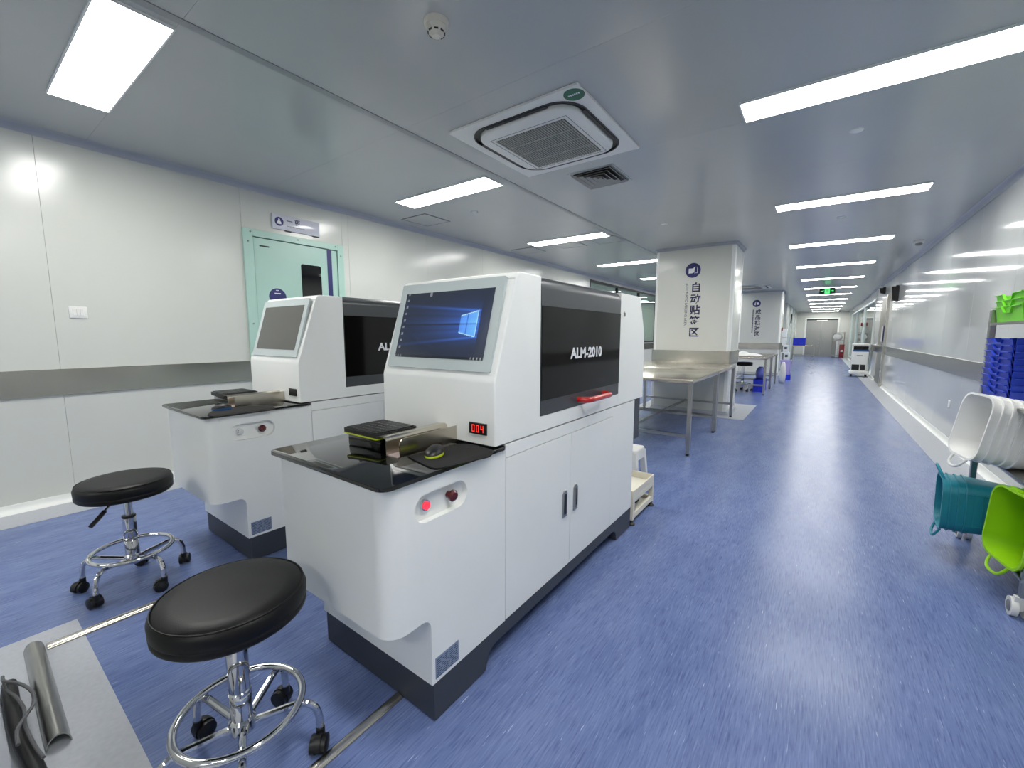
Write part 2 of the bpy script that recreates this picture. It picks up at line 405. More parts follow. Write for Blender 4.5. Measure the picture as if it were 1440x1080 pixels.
bm = BM(); box(bm, fx+0.009, fx+0.0115, 2.085, 2.115, 1.685, 1.692); box(bm, fx+0.009, fx+0.0115, 2.07, 2.13, 1.655, 1.663); obj('emblem_print', bm, WHITEI, emb)
bm = BM()
for zz in (1.385, 1.335): 
    for (ya, yb, za, zb) in ((0, 0.035, 0.032, 0.037), (0, 0.035, 0, 0.005), (0, 0.005, 0, 0.037), (0.030, 0.035, 0, 0.037), (0.014, 0.020, 0.012, 0.03)):
        box(bm, fx+0.0078, fx+0.0092, 1.955+ya, 1.955+yb, zz+za, zz+zb)
obj('notice', bm, INK, leaf)
for (yy, zz) in ((1.875, 2.222), (2.33, 2.222), (2.75, 2.222), (1.85, 2.13), (2.812, 2.13), (1.85, 1.35), (2.812, 1.35), (1.85, 0.6), (2.812, 0.6)):
    bm = BM(); disc(bm, (fx+0.022, yy, zz), (1, 0, 0), 0.008, 0.002, 12); obj('screw', bm, GREYP, d1)
bm = BM(); box(bm, fx+0.008, fx+0.014, 2.68, 2.73, 0.98, 1.12, bev=0.002); hp = obj('handle_plate', bm, STEEL, leaf)

# glazing in the left wall
w1 = struct_root('window_1', (XL, 12.6, WZ0))
mull = [WY0, 10.95, 12.6, 14.3, WY1]
for a in (WZ0, WZ1-0.05): sbox('frame', FRAMEK, w1, XL-0.06, XL+0.012, WY0, WY1, a, a+0.05)
for yy in mull: sbox('mullion', FRAMEK, w1, XL-0.06, XL+0.012, max(WY0, yy-0.025), min(WY1, yy+0.025), WZ0+0.05, WZ1-0.05)
for a, b_ in zip(mull, mull[1:]): sbox('pane', GLASS, w1, XL-0.03, XL-0.022, a+0.025, b_-0.025, WZ0+0.05, WZ1-0.05)
# glazing in the right wall
w2 = struct_root('window_2', (XR, 23, 0))
rm = [RG0+k*4.0 for k in range(4)]
for z0, z1 in ((0.12, 0.18), (2.32, 2.38)): sbox('frame', FRAMEG, w2, XR-0.01, XR+0.08, RG0, RG1, z0, z1)
for yy in rm: sbox('mullion', FRAMEG, w2, XR-0.02, XR+0.08, max(RG0, yy-0.03), min(RG1, yy+0.03), 0.18, 2.32)
for a, b_ in zip(rm, rm[1:]): sbox('pane', GLASS, w2, XR+0.03, XR+0.038, a+0.03, b_-0.03, 0.18, 2.32)

# right-hand door with steel jamb
d2 = struct_root('door_2', (XR, 14.5, 0), 'taupe sliding door behind a polished steel jamb')
bm = BM(); box(bm, XR-0.055, XR+0.03, RD0-0.07, RD0+0.07, 0, 2.24, bev=0.004, seg=1); jamb = obj('jamb', bm, STEEL, d2)
sbox('leaf', TAUPE, d2, XR-0.012, XR+0.03, RD0+0.07, RD1, 0.005, 2.22, bev=0.002)
sbox('kick_band', STEEL, d2, XR-0.02, XR-0.012, RD0+0.07, RD1, 0.80, 0.99)
sbox('handle', STEEL, d2, XR-0.06, XR-0.02, 13.86, 13.89, 0.95, 1.35, bev=0.005)

# far double door
d3 = struct_root('door_3', (0.02, YE, 0), 'grey double door at the end of the corridor')
sbox('frame', MWHITE, d3, -0.82, -0.74, YE-0.04, YE, 0, 2.30); sbox('frame', MWHITE, d3, 0.78, 0.86, YE-0.04, YE, 0, 2.30); sbox('frame', MWHITE, d3, -0.74, 0.78, YE-0.04, YE, 2.24, 2.30)
sbox('frame', FRAMEK, d3, -0.74, 0.78, YE-0.02, YE, 2.16, 2.24)
for x0, x1 in ((-0.735, 0.016), (0.024, 0.775)):
    lf = sbox('leaf', DOORG, d3, x0, x1, YE-0.03, YE, 0.01, 2.16, bev=0.003, seg=1)
    xm = x1-0.08 if x0 < 0 else x0+0.08
    sbox('handle', STEELF, lf, xm-0.05, xm+0.05, YE-0.07, YE-0.03, 1.02, 1.05, bev=0.005)
sbox('closer', WHITEP, d3, -0.24, 0.28, YE-0.08, YE-0.03, 2.10, 2.17, bev=0.006)

# columns
def column(x0, x1, y0, y1, n):
    c = struct_root('wall_column_%d' % n, ((x0+x1)/2, (y0+y1)/2, 0))
    bm = BM(); prism(bm, rrect(x0, x1, y0, y1, 0.05), 'z', 0, H); obj('shaft', bm, WALL, c)
    for (ax, ay) in ((x0, y0), (x1, y0), (x1, y1), (x0, y1)):
        sx = 1 if ax == x0 else -1; sy = 1 if ay == y0 else -1
        bm = BM(); a0 = 180 if sx == 1 and sy == 1 else 270 if sy == 1 else 0 if sx == -1 else 90
        pts = arc(ax+sx*0.05, ay+sy*0.05, 0.053, a0, a0+90, 6)+list(reversed(arc(ax+sx*0.05, ay+sy*0.05, 0.048, a0, a0+90, 6)))
        prism(bm, pts, 'z', 0.06, H-0.05); obj('corner_trim', bm, MWHITE, c)
    bm = BM(); prism(bm, rrect(x0-0.014, x1+0.014, y0-0.014, y1+0.014, 0.02), 'z', 0.80, 1.005); bd = obj('bumper_band', bm, STEEL, c)
    bm = BM(); 
    for off, za, zb in ((0.05, 0, 0.006), (0.02, 0.006, 0.03), (0.008, 0.03, 0.06)): prism(bm, rrect(x0-off, x1+off, y0-off, y1+off, 0.05+off), 'z', za, zb)
    obj('skirting', bm, TRIMG, c)
    bm = BM()
    for off, za, zb in ((0.03, H-0.02, H), (0.012, H-0.045, H-0.02)): prism(bm, rrect(x0-off, x1+off, y0-off, y1+off, 0.05+off), 'z', za, zb)
    obj('cornice', bm, TRIMG, c)
    return c
column(-2.27, -1.12, -0.85, -0.03, 0); c1 = column(-2.29, -1.11, 7.20, 8.02, 1); c2 = column(-2.20, -1.03, 15.75, 16.6, 2)

def col_sign(c, xc, yf, s, chars, small, ztop, icon):
    yy = yf-0.0012
    bm = BM(); disc(bm, (xc, yf, ztop), (0, -1, 0), 0.115*s, 0.0015, 36); sg = obj('sign_disc', bm, NAVY, c)
    bm = BM()
    if icon == 1:
        k = s
        prism(bm, [(xc-0.065*k, ztop-0.045*k), (xc-0.065*k, ztop+0.03*k), (xc+0.0*k, ztop+0.03*k), (xc+0.03*k, ztop+0.06*k), (xc+0.02*k, ztop-0.03*k), (xc-0.01*k, ztop-0.045*k)], 'y', yf-0.003, yf-0.0015)
        for a in ((0.03, 0.07, 0.045, 0.05), (0.062, 0.068, -0.04, 0.05), (0.02, 0.068, -0.045, -0.04)):
            box(bm, xc+a[0]*k, xc+a[1]*k, yf-0.003, yf-0.0015, ztop+a[2]*k, ztop+a[3]*k)
    else:
        k = s
        box(bm, xc-0.055*k, xc-0.025*k, yf-0.003, yf-0.0015, ztop-0.05*k, ztop+0.015*k); disc(bm, (xc-0.03*k, yf-0.0015, ztop+0.045*k), (0, -1, 0), 0.018*k)
        prism(bm, arc(xc+0.035*k, ztop-0.005*k, 0.04*k, 0, 330, 12), 'y', yf-0.003, yf-0.0015)
    obj('sign_icon', bm, WHITEI, sg)
    pit = 0.176*s
    for i, ch in enumerate(chars):
        z = ztop-0.115*s-0.212*s-i*pit
        obj('sign_character', text_bm(ch, 0.160*s, (xc+0.058*s, yy, z), (1, 0, 0), (0, 0, 1), 0.0006, 'CENTER', bold=0.004), NAVYD, c)
    z1 = ztop-0.115*s-0.08*s
    if small:
        obj('sign_small_print', text_bm(small, 0.056*s, (xc-0.098*s, yy, z1), (0, 0, -1), (1, 0, 0), 0.0006, 'LEFT', fit=0.67*s), NAVYD, c)
    else:
        bm = BM(); z = z1
        while z > z1-0.72*s:
            l = random.uniform(0.02, 0.035)*s; box(bm, xc-0.098*s, xc-0.065*s, yf-0.0015, yf, z-l, z); z -= l+0.008*s
        obj('sign_small_print', bm, NAVYD, c)
col_sign(c1, -1.705, 7.20, 1.0, '自动贴签区', 'AUTOMATIC LABELING AREA', 2.27, 1)
col_sign(c2, -1.735, 15.75, 1.0, '成品核对区', None, 2.27, 2)

# ------------------------------------------------------------------ ceiling lamps
def lamp(x0, x1, yc, label, group):
    t = thing('ceiling_light', label, 'light', ((x0+x1)/2, yc, H), group)
    y0, y1 = yc-0.1375, yc+0.1375
    sbox('diffuser', LIGHTM, t, x0+0.008, x1-0.008, y0+0.008, y1-0.008, H-0.010, H-0.001)
    bm = BM()
    for a in ((x0, x1, y0, y0+0.008), (x0, x1, y1-0.008, y1), (x0, x0+0.008, y0+0.008, y1-0.008), (x1-0.008, x1, y0+0.008, y1-0.008)):
        box(bm, *a, H-0.012, H)
    obj('frame', bm, MWHITE, t)
    return t
la = lamp(-0.50, 0.74, Y0, 'long flat ceiling panel light over the corridor beside the right wall', 'corridor ceiling lights')
la['label'] = 'long corridor ceiling light nearest the square louvred vent'
for k in list(range(-4, 0))+list(range(1, 12)):  # rearmost lamps are unseen, added to brighten the machine fronts
    dup(la, (0.12, Y0+PITCHY*k, H), 0, 'long flat ceiling panel light over the corridor toward the exit sign' if k > 0 else 'unseen long flat corridor ceiling light beside or behind the near column')
lb = lamp(-3.74, -2.50, Y0, 'flat ceiling panel light beside the cassette air conditioner with the green sticker', 'left row of ceiling lights')
for k in (-4, -3, -2, -1, 1, 2, 3, 4, 5, 6):  # the rearmost of this row, too, are unseen fill added for the machine fronts
    dup(lb, (-3.12, Y0+PITCHY*k, H), 0, {-1: 'flat ceiling panel light above the stool with the side lever', 1: 'flat ceiling panel light bordered by three ceiling hatches'}.get(k, 'flat ceiling panel light between the left wall and the columns'))
lc = lamp(-7.2, -5.96, 10.3, 'ceiling panel light in the room behind the left glazing', 'lights of the adjoining room')
for k in (1, 2, 3): dup(lc, (-6.58, 10.3+PITCHY*k, H))
ld = lamp(2.2, 3.44, 18.2, 'added ceiling panel light in the room behind the right glazing', 'added lights behind the right glazing')  # added lamps, no source known there; they light the glazed room
for k in (1, 2, 3, 4): dup(ld, (2.82, 18.2+PITCHY*k, H))

# ------------------------------------------------------------------ labelling machines
MX0, MX1 = -1.55, -0.92
MC = (MX0+MX1)/2
def screen_desktop(parent, P, w, h, m_off):
    """lit desktop: colours computed per vertex; a dark backdrop with a four-pane window of blue light and rays"""
    NX, NY = 176, 100
    me = bpy.data.meshes.new('screen'); vs = []; cols = []
    def colour(u, v):           # u to the right 0..1, v up 0..1
        base = (0.020, 0.026, 0.040)
        cx, cy = 0.80, 0.50
        # window corners: left edge x=.70, right edge x=.87, taller towards the right
        t = (u-0.70)/(0.875-0.70)
        half = 0.125+0.065*max(0, min(1, t))
        g = [0, 0, 0]
        if 0 <= t <= 1 and abs(v-cy) < half:
            bar = abs(u-0.775) < 0.006 or abs(v-cy) < 0.008
            edge = (abs(abs(v-cy)-half) < 0.012) or t > 0.97
            k = 0.55+0.45*t
            g = [0.12*k, 0.38*k, 0.95*k] if not bar else [0.02, 0.08, 0.3]
            if edge: g = [0.5, 0.8, 1.0]
        # beams that fan out to the left from the panes
        if u < 0.90:
            d = max(0.0, 0.875-u)
            spread = 0.20+0.16*d
            q = (v-cy)/spread
            f = math.exp(-d*3.9)*math.exp(-q*q*1.6)
            streak = 0.72+0.20*math.sin(q*9.0+0.6)+0.10*math.sin(q*23.0)
            slit = 0.12 if abs(v-cy) < 0.010+0.004*d else 1.0
            edge = 0.9*math.exp(-((abs(q)-0.93)/0.07)**2)*math.exp(-d*3.0)
            for i, c in enumerate((0.035, 0.17, 0.80)): g[i] += c*(f*streak*slit*1.15+edge*0.8)
        rr = math.hypot((u-0.8)*1.5, v-cy)
        for i, c in enumerate((0.006, 0.022, 0.11)): g[i] += c*math.exp(-rr*4.0)
        # desktop icons along the left edge, task bar
        if 0.025 < u < 0.05 and v > 0.12:
            k = (v*9.5) % 1
            if 0.3 < k < 0.62: g = [0.22, 0.25, 0.26]
        if v > 0.93 and 0.30 < u < 0.325: g = [0.2, 0.22, 0.24]
        if v < 0.035:
            base = (0.012, 0.015, 0.02)
            if (u > 0.87 and (u*90) % 3 < 1) : g = [0.3, 0.32, 0.34]
            elif u < 0.10 and (u*60) % 2 < 1: g = [0.12, 0.14, 0.16]
            else: g = [0, 0, 0]
        return tuple(min(1, base[i]+g[i]) for i in range(3))
    og = ORG[root_of(parent).name]
    for j in range(NY+1):
        for i in range(NX+1):
            u, v = i/NX, j/NY
            p = P(u*w-w/2, v*h-h/2, 0.0015)-og; vs.append(p); cols.append(colour(u, v))
    fs = [(j*(NX+1)+i, j*(NX+1)+i+1, (j+1)*(NX+1)+i+1, (j+1)*(NX+1)+i) for j in range(NY) for i in range(NX)]
    me.from_pydata(vs, [], fs)
    at = me.color_attributes.new('desktop', 'FLOAT_COLOR', 'POINT')
    for k, c in enumerate(cols): at.data[k].color = (*c, 1)
    m = bpy.data.materials.new('screen_desktop'); m.use_nodes = True; nt = m.node_tree; b = nt.nodes['Principled BSDF']
    a = nt.nodes.new('ShaderNodeVertexColor'); a.layer_name = 'desktop'
    b.inputs['Base Color'].default_value = (0.012, 0.013, 0.015, 1); b.inputs['Roughness'].default_value = 0.12
    nt.links.new(a.outputs[0], b.inputs['Emission Color']); b.inputs['Emission Strength'].default_value = 0.9
    me.materials.append(m)
    o = bpy.data.objects.new('screen', me); COL.objects.link(o); o.parent = parent
    return o

def machine(lit, label, dx, dy):
    t = thing('labeling_machine', label, 'machine', (MC, 0.83, 0), 'automatic labeling machines')
    # dark plinth: side profile with a raised arch between the front and rear feet
    zf, za = 0.006, 0.080
    prof = [(0.845, 0.136), (0.845, zf), (1.100, zf), (1.108, 0.03)]+arc(1.165, 0.026, 0.054, 180, 90, 5)[1:]+[(2.285, za)]+arc(2.285, 0.026, 0.054, 90, 0, 5)[1:]+[(2.345, zf)]+[(2.572, zf), (2.572, 0.136)]
    bm = BM(); prism(bm, prof, 'x', MX0+0.001, MX1-0.001); plinth = obj('plinth', bm, MDARK, t)
    for s in (MX0+0.06, MX1-0.06):
        for yy in (0.93, 2.48):
            bm = BM(); lathe(bm, [(0.034, 0), (0.034, 0.005), (0.012, 0.0065), (0.012, 0.012)], 16, (s, yy, 0)); obj('leveling_foot', bm, BLACKP, plinth)
    # front cabinet with knee overhang
    prof = [(0.682, 0.826), (0.682, 0.372), (0.792, 0.372)]+arc(0.800, 0.336, 0.036, 90, 0, 5)+[(0.836, 0.137), (1.220, 0.137), (1.220, 0.826)]
    bm = BM(); prism(bm, prof, 'x', MX0, MX1)
    bevel_where(bm, lambda a, b: abs(a.y-0.682) < 1e-4 and abs(b.y-0.682) < 1e-4 and abs(a.x-b.x) < 1e-5, 0.062, 8)
    fc = obj('front_cabinet', bm, MWHITE, t)
    # pill-shaped recess with the two buttons, carved into the right flank
    og = ORG[t.name]; rc = rrect(0.782-og.y, 1.008-og.y, 0.687, 0.777, 0.0449, 8)
    bm = BM(); prism(bm, rc, 'x', MX1-0.022-og.x, MX1+0.03-og.x); cut(fc, bm)
    bm = BM(); cyl(bm, (MX1-0.0225, 0.835, 0.735), (MX1-0.010, 0.835, 0.735), 0.017, 20); rb = obj('button_ring', bm, CHROME, t)
    bm = BM(); cyl(bm, (MX1-0.012, 0.835, 0.735), (MX1-0.005, 0.835, 0.735), 0.0125 if lit else 0.011, 20); obj('power_button', bm, REDBTN if lit else CHROME, rb)
    bm = BM(); cyl(bm, (MX1-0.0225, 0.94, 0.735), (MX1-0.004, 0.94, 0.735), 0.012, 20); eb = obj('button_stem', bm, REDD, t)
    bm = BM(); lathe(bm, [(0.013, 0), (0.019, 0.004), (0.019, 0.012), (0.013, 0.018), (0, 0.019)], 20)
    bmesh.ops.rotate(bm, verts=bm.verts, cent=(0, 0, 0), matrix=Matrix.Rotation(PI/2, 3, 'Y')); bmesh.ops.translate(bm, verts=bm.verts, vec=(MX1-0.008, 0.94, 0.735))
    obj('stop_button', bm, REDD, eb)
    # rating plate
    pl = sbox('rating_plate', PLATE, t, MX1, MX1+0.0012, 0.850, 0.956, 0.150, 0.222)
    bm = BM()
    for k in range(9):
        y0 = 0.855; z = 0.214-k*0.0073
        while y0 < 0.948:
            l = random.uniform(0.01, 0.03); box(bm, MX1+0.0012, MX1+0.0016, y0, min(0.951, y0+l), z-0.0022, z); y0 += l+0.008
    obj('plate_print', bm, INK, pl)
    # lower cabinet with two doors
    cb = sbox('cabinet_body', MWHITE, t, MX0, MX1-0.006, 1.221, 2.575, 0.137, 0.842)
    sbox('top_rail', MWHITE, t, MX1-0.006, MX1, 1.223, 2.575, 0.7925, 0.842)
    sbox('end_panel', MWHITE, t, MX1-0.006, MX1, 2.2307, 2.575, 0.139, 0.7925)
    for y0, y1, hy in ((1.2245, 1.7385, 1.683), (1.7415, 2.2305, 1.790)):
        dr = sbox('door', MWHITE, t, MX1-0.006, MX1, y0, y1, 0.139, 0.7885, bev=0.0006, seg=1)
        bm = BM(); prism(bm, [(hy-0.02, 0.395), (hy+0.02, 0.395), (hy+0.02, 0.51), (hy+0.008, 0.526), (hy-0.008, 0.526), (hy-0.02, 0.51)], 'x', MX1, MX1+0.006)
        bevel_where(bm, lambda a, b: a.x > MX1+0.005 and b.x > MX1+0.005, 0.002, 1)
        hd = obj('handle', bm, STEELF, dr)
        bm = BM(); prism(bm, rrect(hy-0.011, hy+0.011, 0.407, 0.508, 0.008), 'x', MX1+0.0055, MX1+0.0068); obj('finger_slot', bm, BLACKP if y0 < 1.5 else GREYP, hd)
        if y0 > 1.5:
            sbox('latch', BLACKP, hd, MX1+0.0068, MX1+0.009, hy+0.001, hy+0.008, 0.42, 0.50)
    # black glass table top
    bm = BM(); prism(bm, rrect(MX0-0.012, MX1+0.012, 0.664, 1.228, 0.035), 'z', 0.828, 0.840)
    bevel_where(bm, lambda a, b: a.z > 0.8395 and b.z > 0.8395, 0.002, 2); obj('table_top', bm, BLACKG, t)
    # upper housing: sloping front hood, grey lift-up cover, tapered rear hood
    hp = [(1.158, 0.848), (1.158, 1.075)]+[(1.16, 1.088)]+[(1.284, 1.455)]+arc(1.318, 1.447, 0.038, 160, 90, 4)+[(1.4585, 1.485), (1.4585, 0.848)]
    bm = BM(); prism(bm, hp, 'x', MX0, MX1)
    side = lambda a, b: abs(a.x-b.x) < 1e-5 and not (abs(a.z-b.z) > 0.3 and a.y > 1.4) and not (a.z < 0.85 and b.z < 0.85)
    bevel_where(bm, side, 0.020, 4); hood = obj('front_hood', bm, MWHITE, t)
    og = ORG[t.name]
    bm = BM(); prism(bm, rrect(-1.245-og.x, -1.066-og.x, 0.78, 0.944, 0.014), 'y', 1.10-og.y, 1.45-og.y); cut(hood, bm)
    sbox('slot_lining', BLACKP, t, -1.26, -1.05, 1.43, 1.45, 0.85, 0.96)
    xs_ = [(MX0, 0.848), (MX1, 0.848)]+arc(MX1-0.05, 1.437, 0.05, 0, 90, 6)+arc(MX0+0.05, 1.437, 0.05, 90, 180, 6)
    bm = BM(); prism(bm, [(MX0+0.003, 0.850), (MX1-0.003, 0.850)]+arc(MX1-0.053, 1.434, 0.05, 0, 90, 6)+arc(MX0+0.053, 1.434, 0.05, 90, 180, 6), 'y', 1.4585, 2.298)
    cv = obj('frame_core', bm, MDARK, t)
    # white sill under the cover
    sbox('sill', MWHITE, t, MX1-0.004, MX1, 1.4585, 2.298, 0.848, 0.911)
    pts = [(MX1-0.004, 0.914), (MX1+0.002, 0.914)]+arc(MX1-0.05, 1.437, 0.052, 0, 90, 6)+[(MC, 1.489), (MC, 1.484)]+list(reversed(arc(MX1-0.05, 1.437, 0.0455, 0, 90, 6)))
    bm = BM(); prism(bm, pts, 'y', 1.461, 2.296); cover = obj('cover', bm, MGREY, t)
    bm = BM(); prism(bm, [(MC, 1.484), (MC, 1.489)]+[(2*MC-x, z) for x, z in arc(MX1-0.05, 1.437, 0.052, 90, 0, 6)]+[(2*MC-MX1-0.002, 0.914), (2*MC-MX1+0.004, 0.914)]+list(reversed([(2*MC-x, z) for x, z in arc(MX1-0.05, 1.437, 0.0455, 90, 0, 6)])), 'y', 1.461, 2.296)
    obj('cover_far_side', bm, MGREY, t)
    sbox('viewing_window', ACRYL, cover, MX1+0.0018, MX1+0.0045, 1.463, 2.294, 0.977, 1.368, bev=0.0008, seg=1)
    obj('lettering', text_bm('ALM-2010', 0.068, (MX1+0.0052, 1.712, 1.143), (0, 1, 0), (0, 0, 1), 0.0006, 'LEFT', fit=0.334, bold=0.0022), WHITEI, cover)
    # red bow handle
    bm = BM(); tube(bm, spline([(MX1+0.002, 1.80, 0.942), (MX1+0.03, 1.80, 0.942), (MX1+0.052, 1.825, 0.942), (MX1+0.056, 1.88, 0.942), (MX1+0.056, 2.0, 0.942), (MX1+0.052, 2.055, 0.942), (MX1+0.03, 2.08, 0.942), (MX1+0.002, 2.08, 0.942)], 5), 0.0145, 12)
    hn = obj('handle', bm, REDP, cover)
    rp = [(2.2995, 0.848), (2.715, 0.848), (2.718, 1.15), (2.690, 1.30), (2.628, 1.445)]+arc(2.59, 1.445, 0.04, 20, 90, 4)+[(2.2995, 1.485)]
    bm = BM(); prism(bm, rp, 'x', MX0, MX1)
    bevel_where(bm, lambda a, b: abs(a.x-b.x) < 1e-5 and a.z > 1.4 and b.z > 1.4 and abs(a.y-b.y) > 0.2, 0.05, 6); rh = obj('rear_hood', bm, MWHITE, t)
    bm = BM(); disc(bm, (MX1, 2.352, 1.375), (1, 0, 0), 0.008, 0.004, 14); lk = obj('cover_lock', bm, STEELF, t)
    sbox('key', BLACKP, lk, MX1+0.004, MX1+0.008, 2.350, 2.354, 1.355, 1.375)
    sbox('rear_box', MDARK, t, MX0+0.02, MX1-0.012, 2.576, 2.712, 0.575, 0.846, bev=0.004, seg=1)
    # monitor lying on the slope
    a = Vector((MC, 1.173, 1.112)); b_ = Vector((MC, 1.275, 1.462)); U = Vector((1, 0, 0)); V = (b_-a).normalized(); Nn = U.cross(V)
    og3 = (a+b_)/2+Nn*0.012
    P = lambda x, y, z: og3+U*x+V*y+Nn*z
    def plate(pts, z0, z1):
        bm = BM(); A, B = prism(bm, pts, 'z', z0, z1)
        for v in bm.verts: v.co = P(*v.co)
        return bm
    bz = obj('monitor', plate(rrect(-0.287, 0.287, -0.183, 0.183, 0.006), -0.012, 0), BEZEL, t)
    if lit: screen_desktop(bz, P, 0.496, 0.280, None)
    else: obj('screen', plate(rrect(-0.248, 0.248, -0.140, 0.140, 0.002), 0, 0.0012), SOFF, bz)
    # digital counter
    ct = sbox('counter_display', BLACKP, t, -1.040, -0.956, 1.153, 1.159, 0.884, 0.927, bev=0.001, seg=1)
    if lit:
        segs = {'0': 'abcdef', '4': 'fgbc'}
        bm = BM()
        for k, ch in enumerate('004'):
            x0 = -1.0255+k*0.0215; zt = 0.9185; w_, h_ = 0.0125, 0.026; th = 0.0021
            R = dict(a=(x0, x0+w_, zt-th, zt), g=(x0, x0+w_, zt-h_/2-th/2, zt-h_/2+th/2), d=(x0, x0+w_, zt-h_, zt-h_+th),
                     f=(x0, x0+th, zt-h_/2, zt), b=(x0+w_-th, x0+w_, zt-h_/2, zt), e=(x0, x0+th, zt-h_, zt-h_/2), c=(x0+w_-th, x0+w_, zt-h_, zt-h_/2))
            for s in segs[ch]: box(bm, R[s][0], R[s][1], 1.1522, 1.153, R[s][2], R[s][3])
        obj('digits', bm, REDLED, ct)
    # label chute: two bent steel guides over the glass
    z0 = 0.8405
    bed = mat_c('chute_bed', (226, 208, 206), 0.3, 0.3)
    sbox('chute_bed', bed, t, -1.157, -1.112, 0.875, 1.30, z0, z0+0.004)
    bm = BM(); pts = [(0.885, z0)]+[(0.885, z0+0.036)]+arc(0.908, z0+0.038, 0.024, 180, 90, 5)+[(1.30, z0+0.062), (1.30, z0)]
    prism(bm, pts, 'x', -1.112, -1.109); obj('guide_plate', bm, STEELT, t)
    # the other guide: upright sheet rolled over into a narrow top flange, resting on a black box
    bm = BM(); o_ = [(-1.2115, 0.0600), (-1.175, 0.0640)]+[(-1.172+0.014*math.sin(math.radians(q)), 0.050+0.014*math.cos(math.radians(q))) for q in (0, 30, 60, 90)]+[(-1.158, 0.0)]
    i_ = [(-1.160, 0.0), (-1.160, 0.050)]+[(-1.172+0.012*math.sin(math.radians(q)), 0.050+0.012*math.cos(math.radians(q))) for q in (60, 30, 0)]+[(-1.2115, 0.0580)]
    prism(bm, [(x, z0+z) for x, z in o_+i_], 'y', 0.868, 1.30); obj('guide_channel', bm, STEELT, t)
    sbox('keyboard_box', BLACKG, t, -1.405, -1.213, 0.885, 1.10, z0, z0+0.042, bev=0.003)
    t.location = (MC+dx, 0.83+dy, 0)
    return t
machine(True, 'white labeling machine with a lit desktop screen and red 004 counter', 0, 0)
DX2, DY2 = -1.528, 0.083
machine(False, 'white labeling machine with a dark switched-off screen, nearer the mint door', DX2, DY2)

# keyboards, mice and mats on the glass tops
def keyboard(label, dx, dy, edge):
    t = thing('keyboard', label, 'keyboard', (-1.31, 0.96, 0.8827))
    x0, x1, y0, y1, z = -1.418, -1.2125, 0.872, 1.055, 0.8827
    bm = BM(); prism(bm, rrect(x0, x1, y0, y1, 0.012), 'z', z+0.002, z+0.0075); obj('lower_shell', bm, edge, t)
    bm = BM(); prism(bm, rrect(x0, x1, y0, y1, 0.012), 'z', z+0.0075, z+0.022); obj('upper_shell', bm, BLACKP, t)
    bm = BM(); nx, ny = 11, 6
    for i in range(nx):
        for j in range(ny):
            xa = x0+0.008+i*(x1-x0-0.016)/nx; ya = y0+0.008+j*(y1-y0-0.016)/ny
            box(bm, xa+0.001, xa+(x1-x0-0.016)/nx-0.001, ya+0.0012, ya+(y1-y0-0.016)/ny-0.0012, z+0.021, z+0.026, bev=0.0012, seg=1)
    k = obj('keys', bm, BLACKP, t); k['kind'] = 'stuff'
    bm = BM()
    for xx in (x0+0.04, x1-0.03):
        for yy in (y0+0.04, y1-0.02): cyl(bm, (xx, yy, z), (xx, yy, z+0.002), 0.006, 10)
    obj('pads', bm, RUBBER, t)
    t.location = (-1.31+dx, 0.96+dy, 0.8827); return t
keyboard('black keyboard with lime underside on the black glass top of the lit machine', 0, 0, LIME)
keyboard('black keyboard on the glass top of the switched-off machine', DX2, DY2, BLACKP)
def mouse(label, x, y, z, rz, edge):
    t = thing('mouse', label, 'mouse', (x, y, z))
    c = Vector((x, y, z)); R = Matrix.Rotation(rz, 3, 'Z')
    def dome(prof, a, b):
        bm = BM(); lathe(bm, prof, 28)
        for v in bm.verts:
            v.co = Vector((v.co.x*a, v.co.y*b, v.co.z*(1.0+0.25*v.co.y)))
            v.co = c+R @ v.co
        return bm
    obj('base', dome([(0.98, 0), (1.02, 0.004), (1.0, 0.010)], 0.030, 0.048), edge, t)
    obj('shell', dome([(1.0, 0.010), (0.97, 0.015), (0.86, 0.022), (0.62, 0.028), (0.3, 0.031), (0, 0.032)], 0.030, 0.048), BLACKP, t)
    bm = BM(); cyl(bm, (-0.003, 0.026, 0.024), (0.003, 0.026, 0.024), 0.007, 14)
    for v in bm.verts: v.co = c+R @ v.co
    obj('wheel', bm, edge, t)
    return t
def mat_pad(label, dx, dy, pts, w):
    bm = BM(); N = 26
    # irregular soft pad, its front edge drooping over the rim of the table
    from mathutils import geometry
    ctr = sum((Vector((*p, 0)) for p in pts), Vector())/len(pts)
    rings = []
    for k in range(1, 6):
        s = k/5; rings.append([Vector((ctr.x+(p[0]-ctr.x)*s, ctr.y+(p[1]-ctr.y)*s, 0)) for p in pts])
    def zz(p):
        d = max(0, p.x-(MX1+0.014)); return 0.8405-1.2*d*d*10 if d > 0 else 0.8405
    vt = []; vb = []
    c0 = bm.verts.new((ctr.x, ctr.y, zz(ctr)+0.0035)); b0 = bm.verts.new((ctr.x, ctr.y, zz(ctr)))
    for r_ in rings:
        vt.append([bm.verts.new((p.x, p.y, zz(p)+0.0035)) for p in r_]); vb.append([bm.verts.new((p.x, p.y, zz(p))) for p in r_])
    n = len(pts)
    for k in range(n):
        bm.faces.new((c0, vt[0][k], vt[0][(k+1) % n])); bm.faces.new((b0, vb[0][(k+1) % n], vb[0][k]))
        for A, B in zip(vt, vt[1:]): bm.faces.new((A[k], B[k], B[(k+1) % n], A[(k+1) % n]))
        for A, B in zip(vb, vb[1:]): bm.faces.new((A[k], A[(k+1) % n], B[(k+1) % n], B[k]))
        bm.faces.new((vt[-1][k], vb[-1][k], vb[-1][(k+1) % n], vt[-1][(k+1) % n]))
    bmesh.ops.recalc_face_normals(bm, faces=bm.faces)
    bmesh.ops.translate(bm, verts=bm.verts, vec=(dx, dy, 0))
    return tag(obj('mouse_pad', bm, RUBBER, None, 60), label, 'mouse pad')
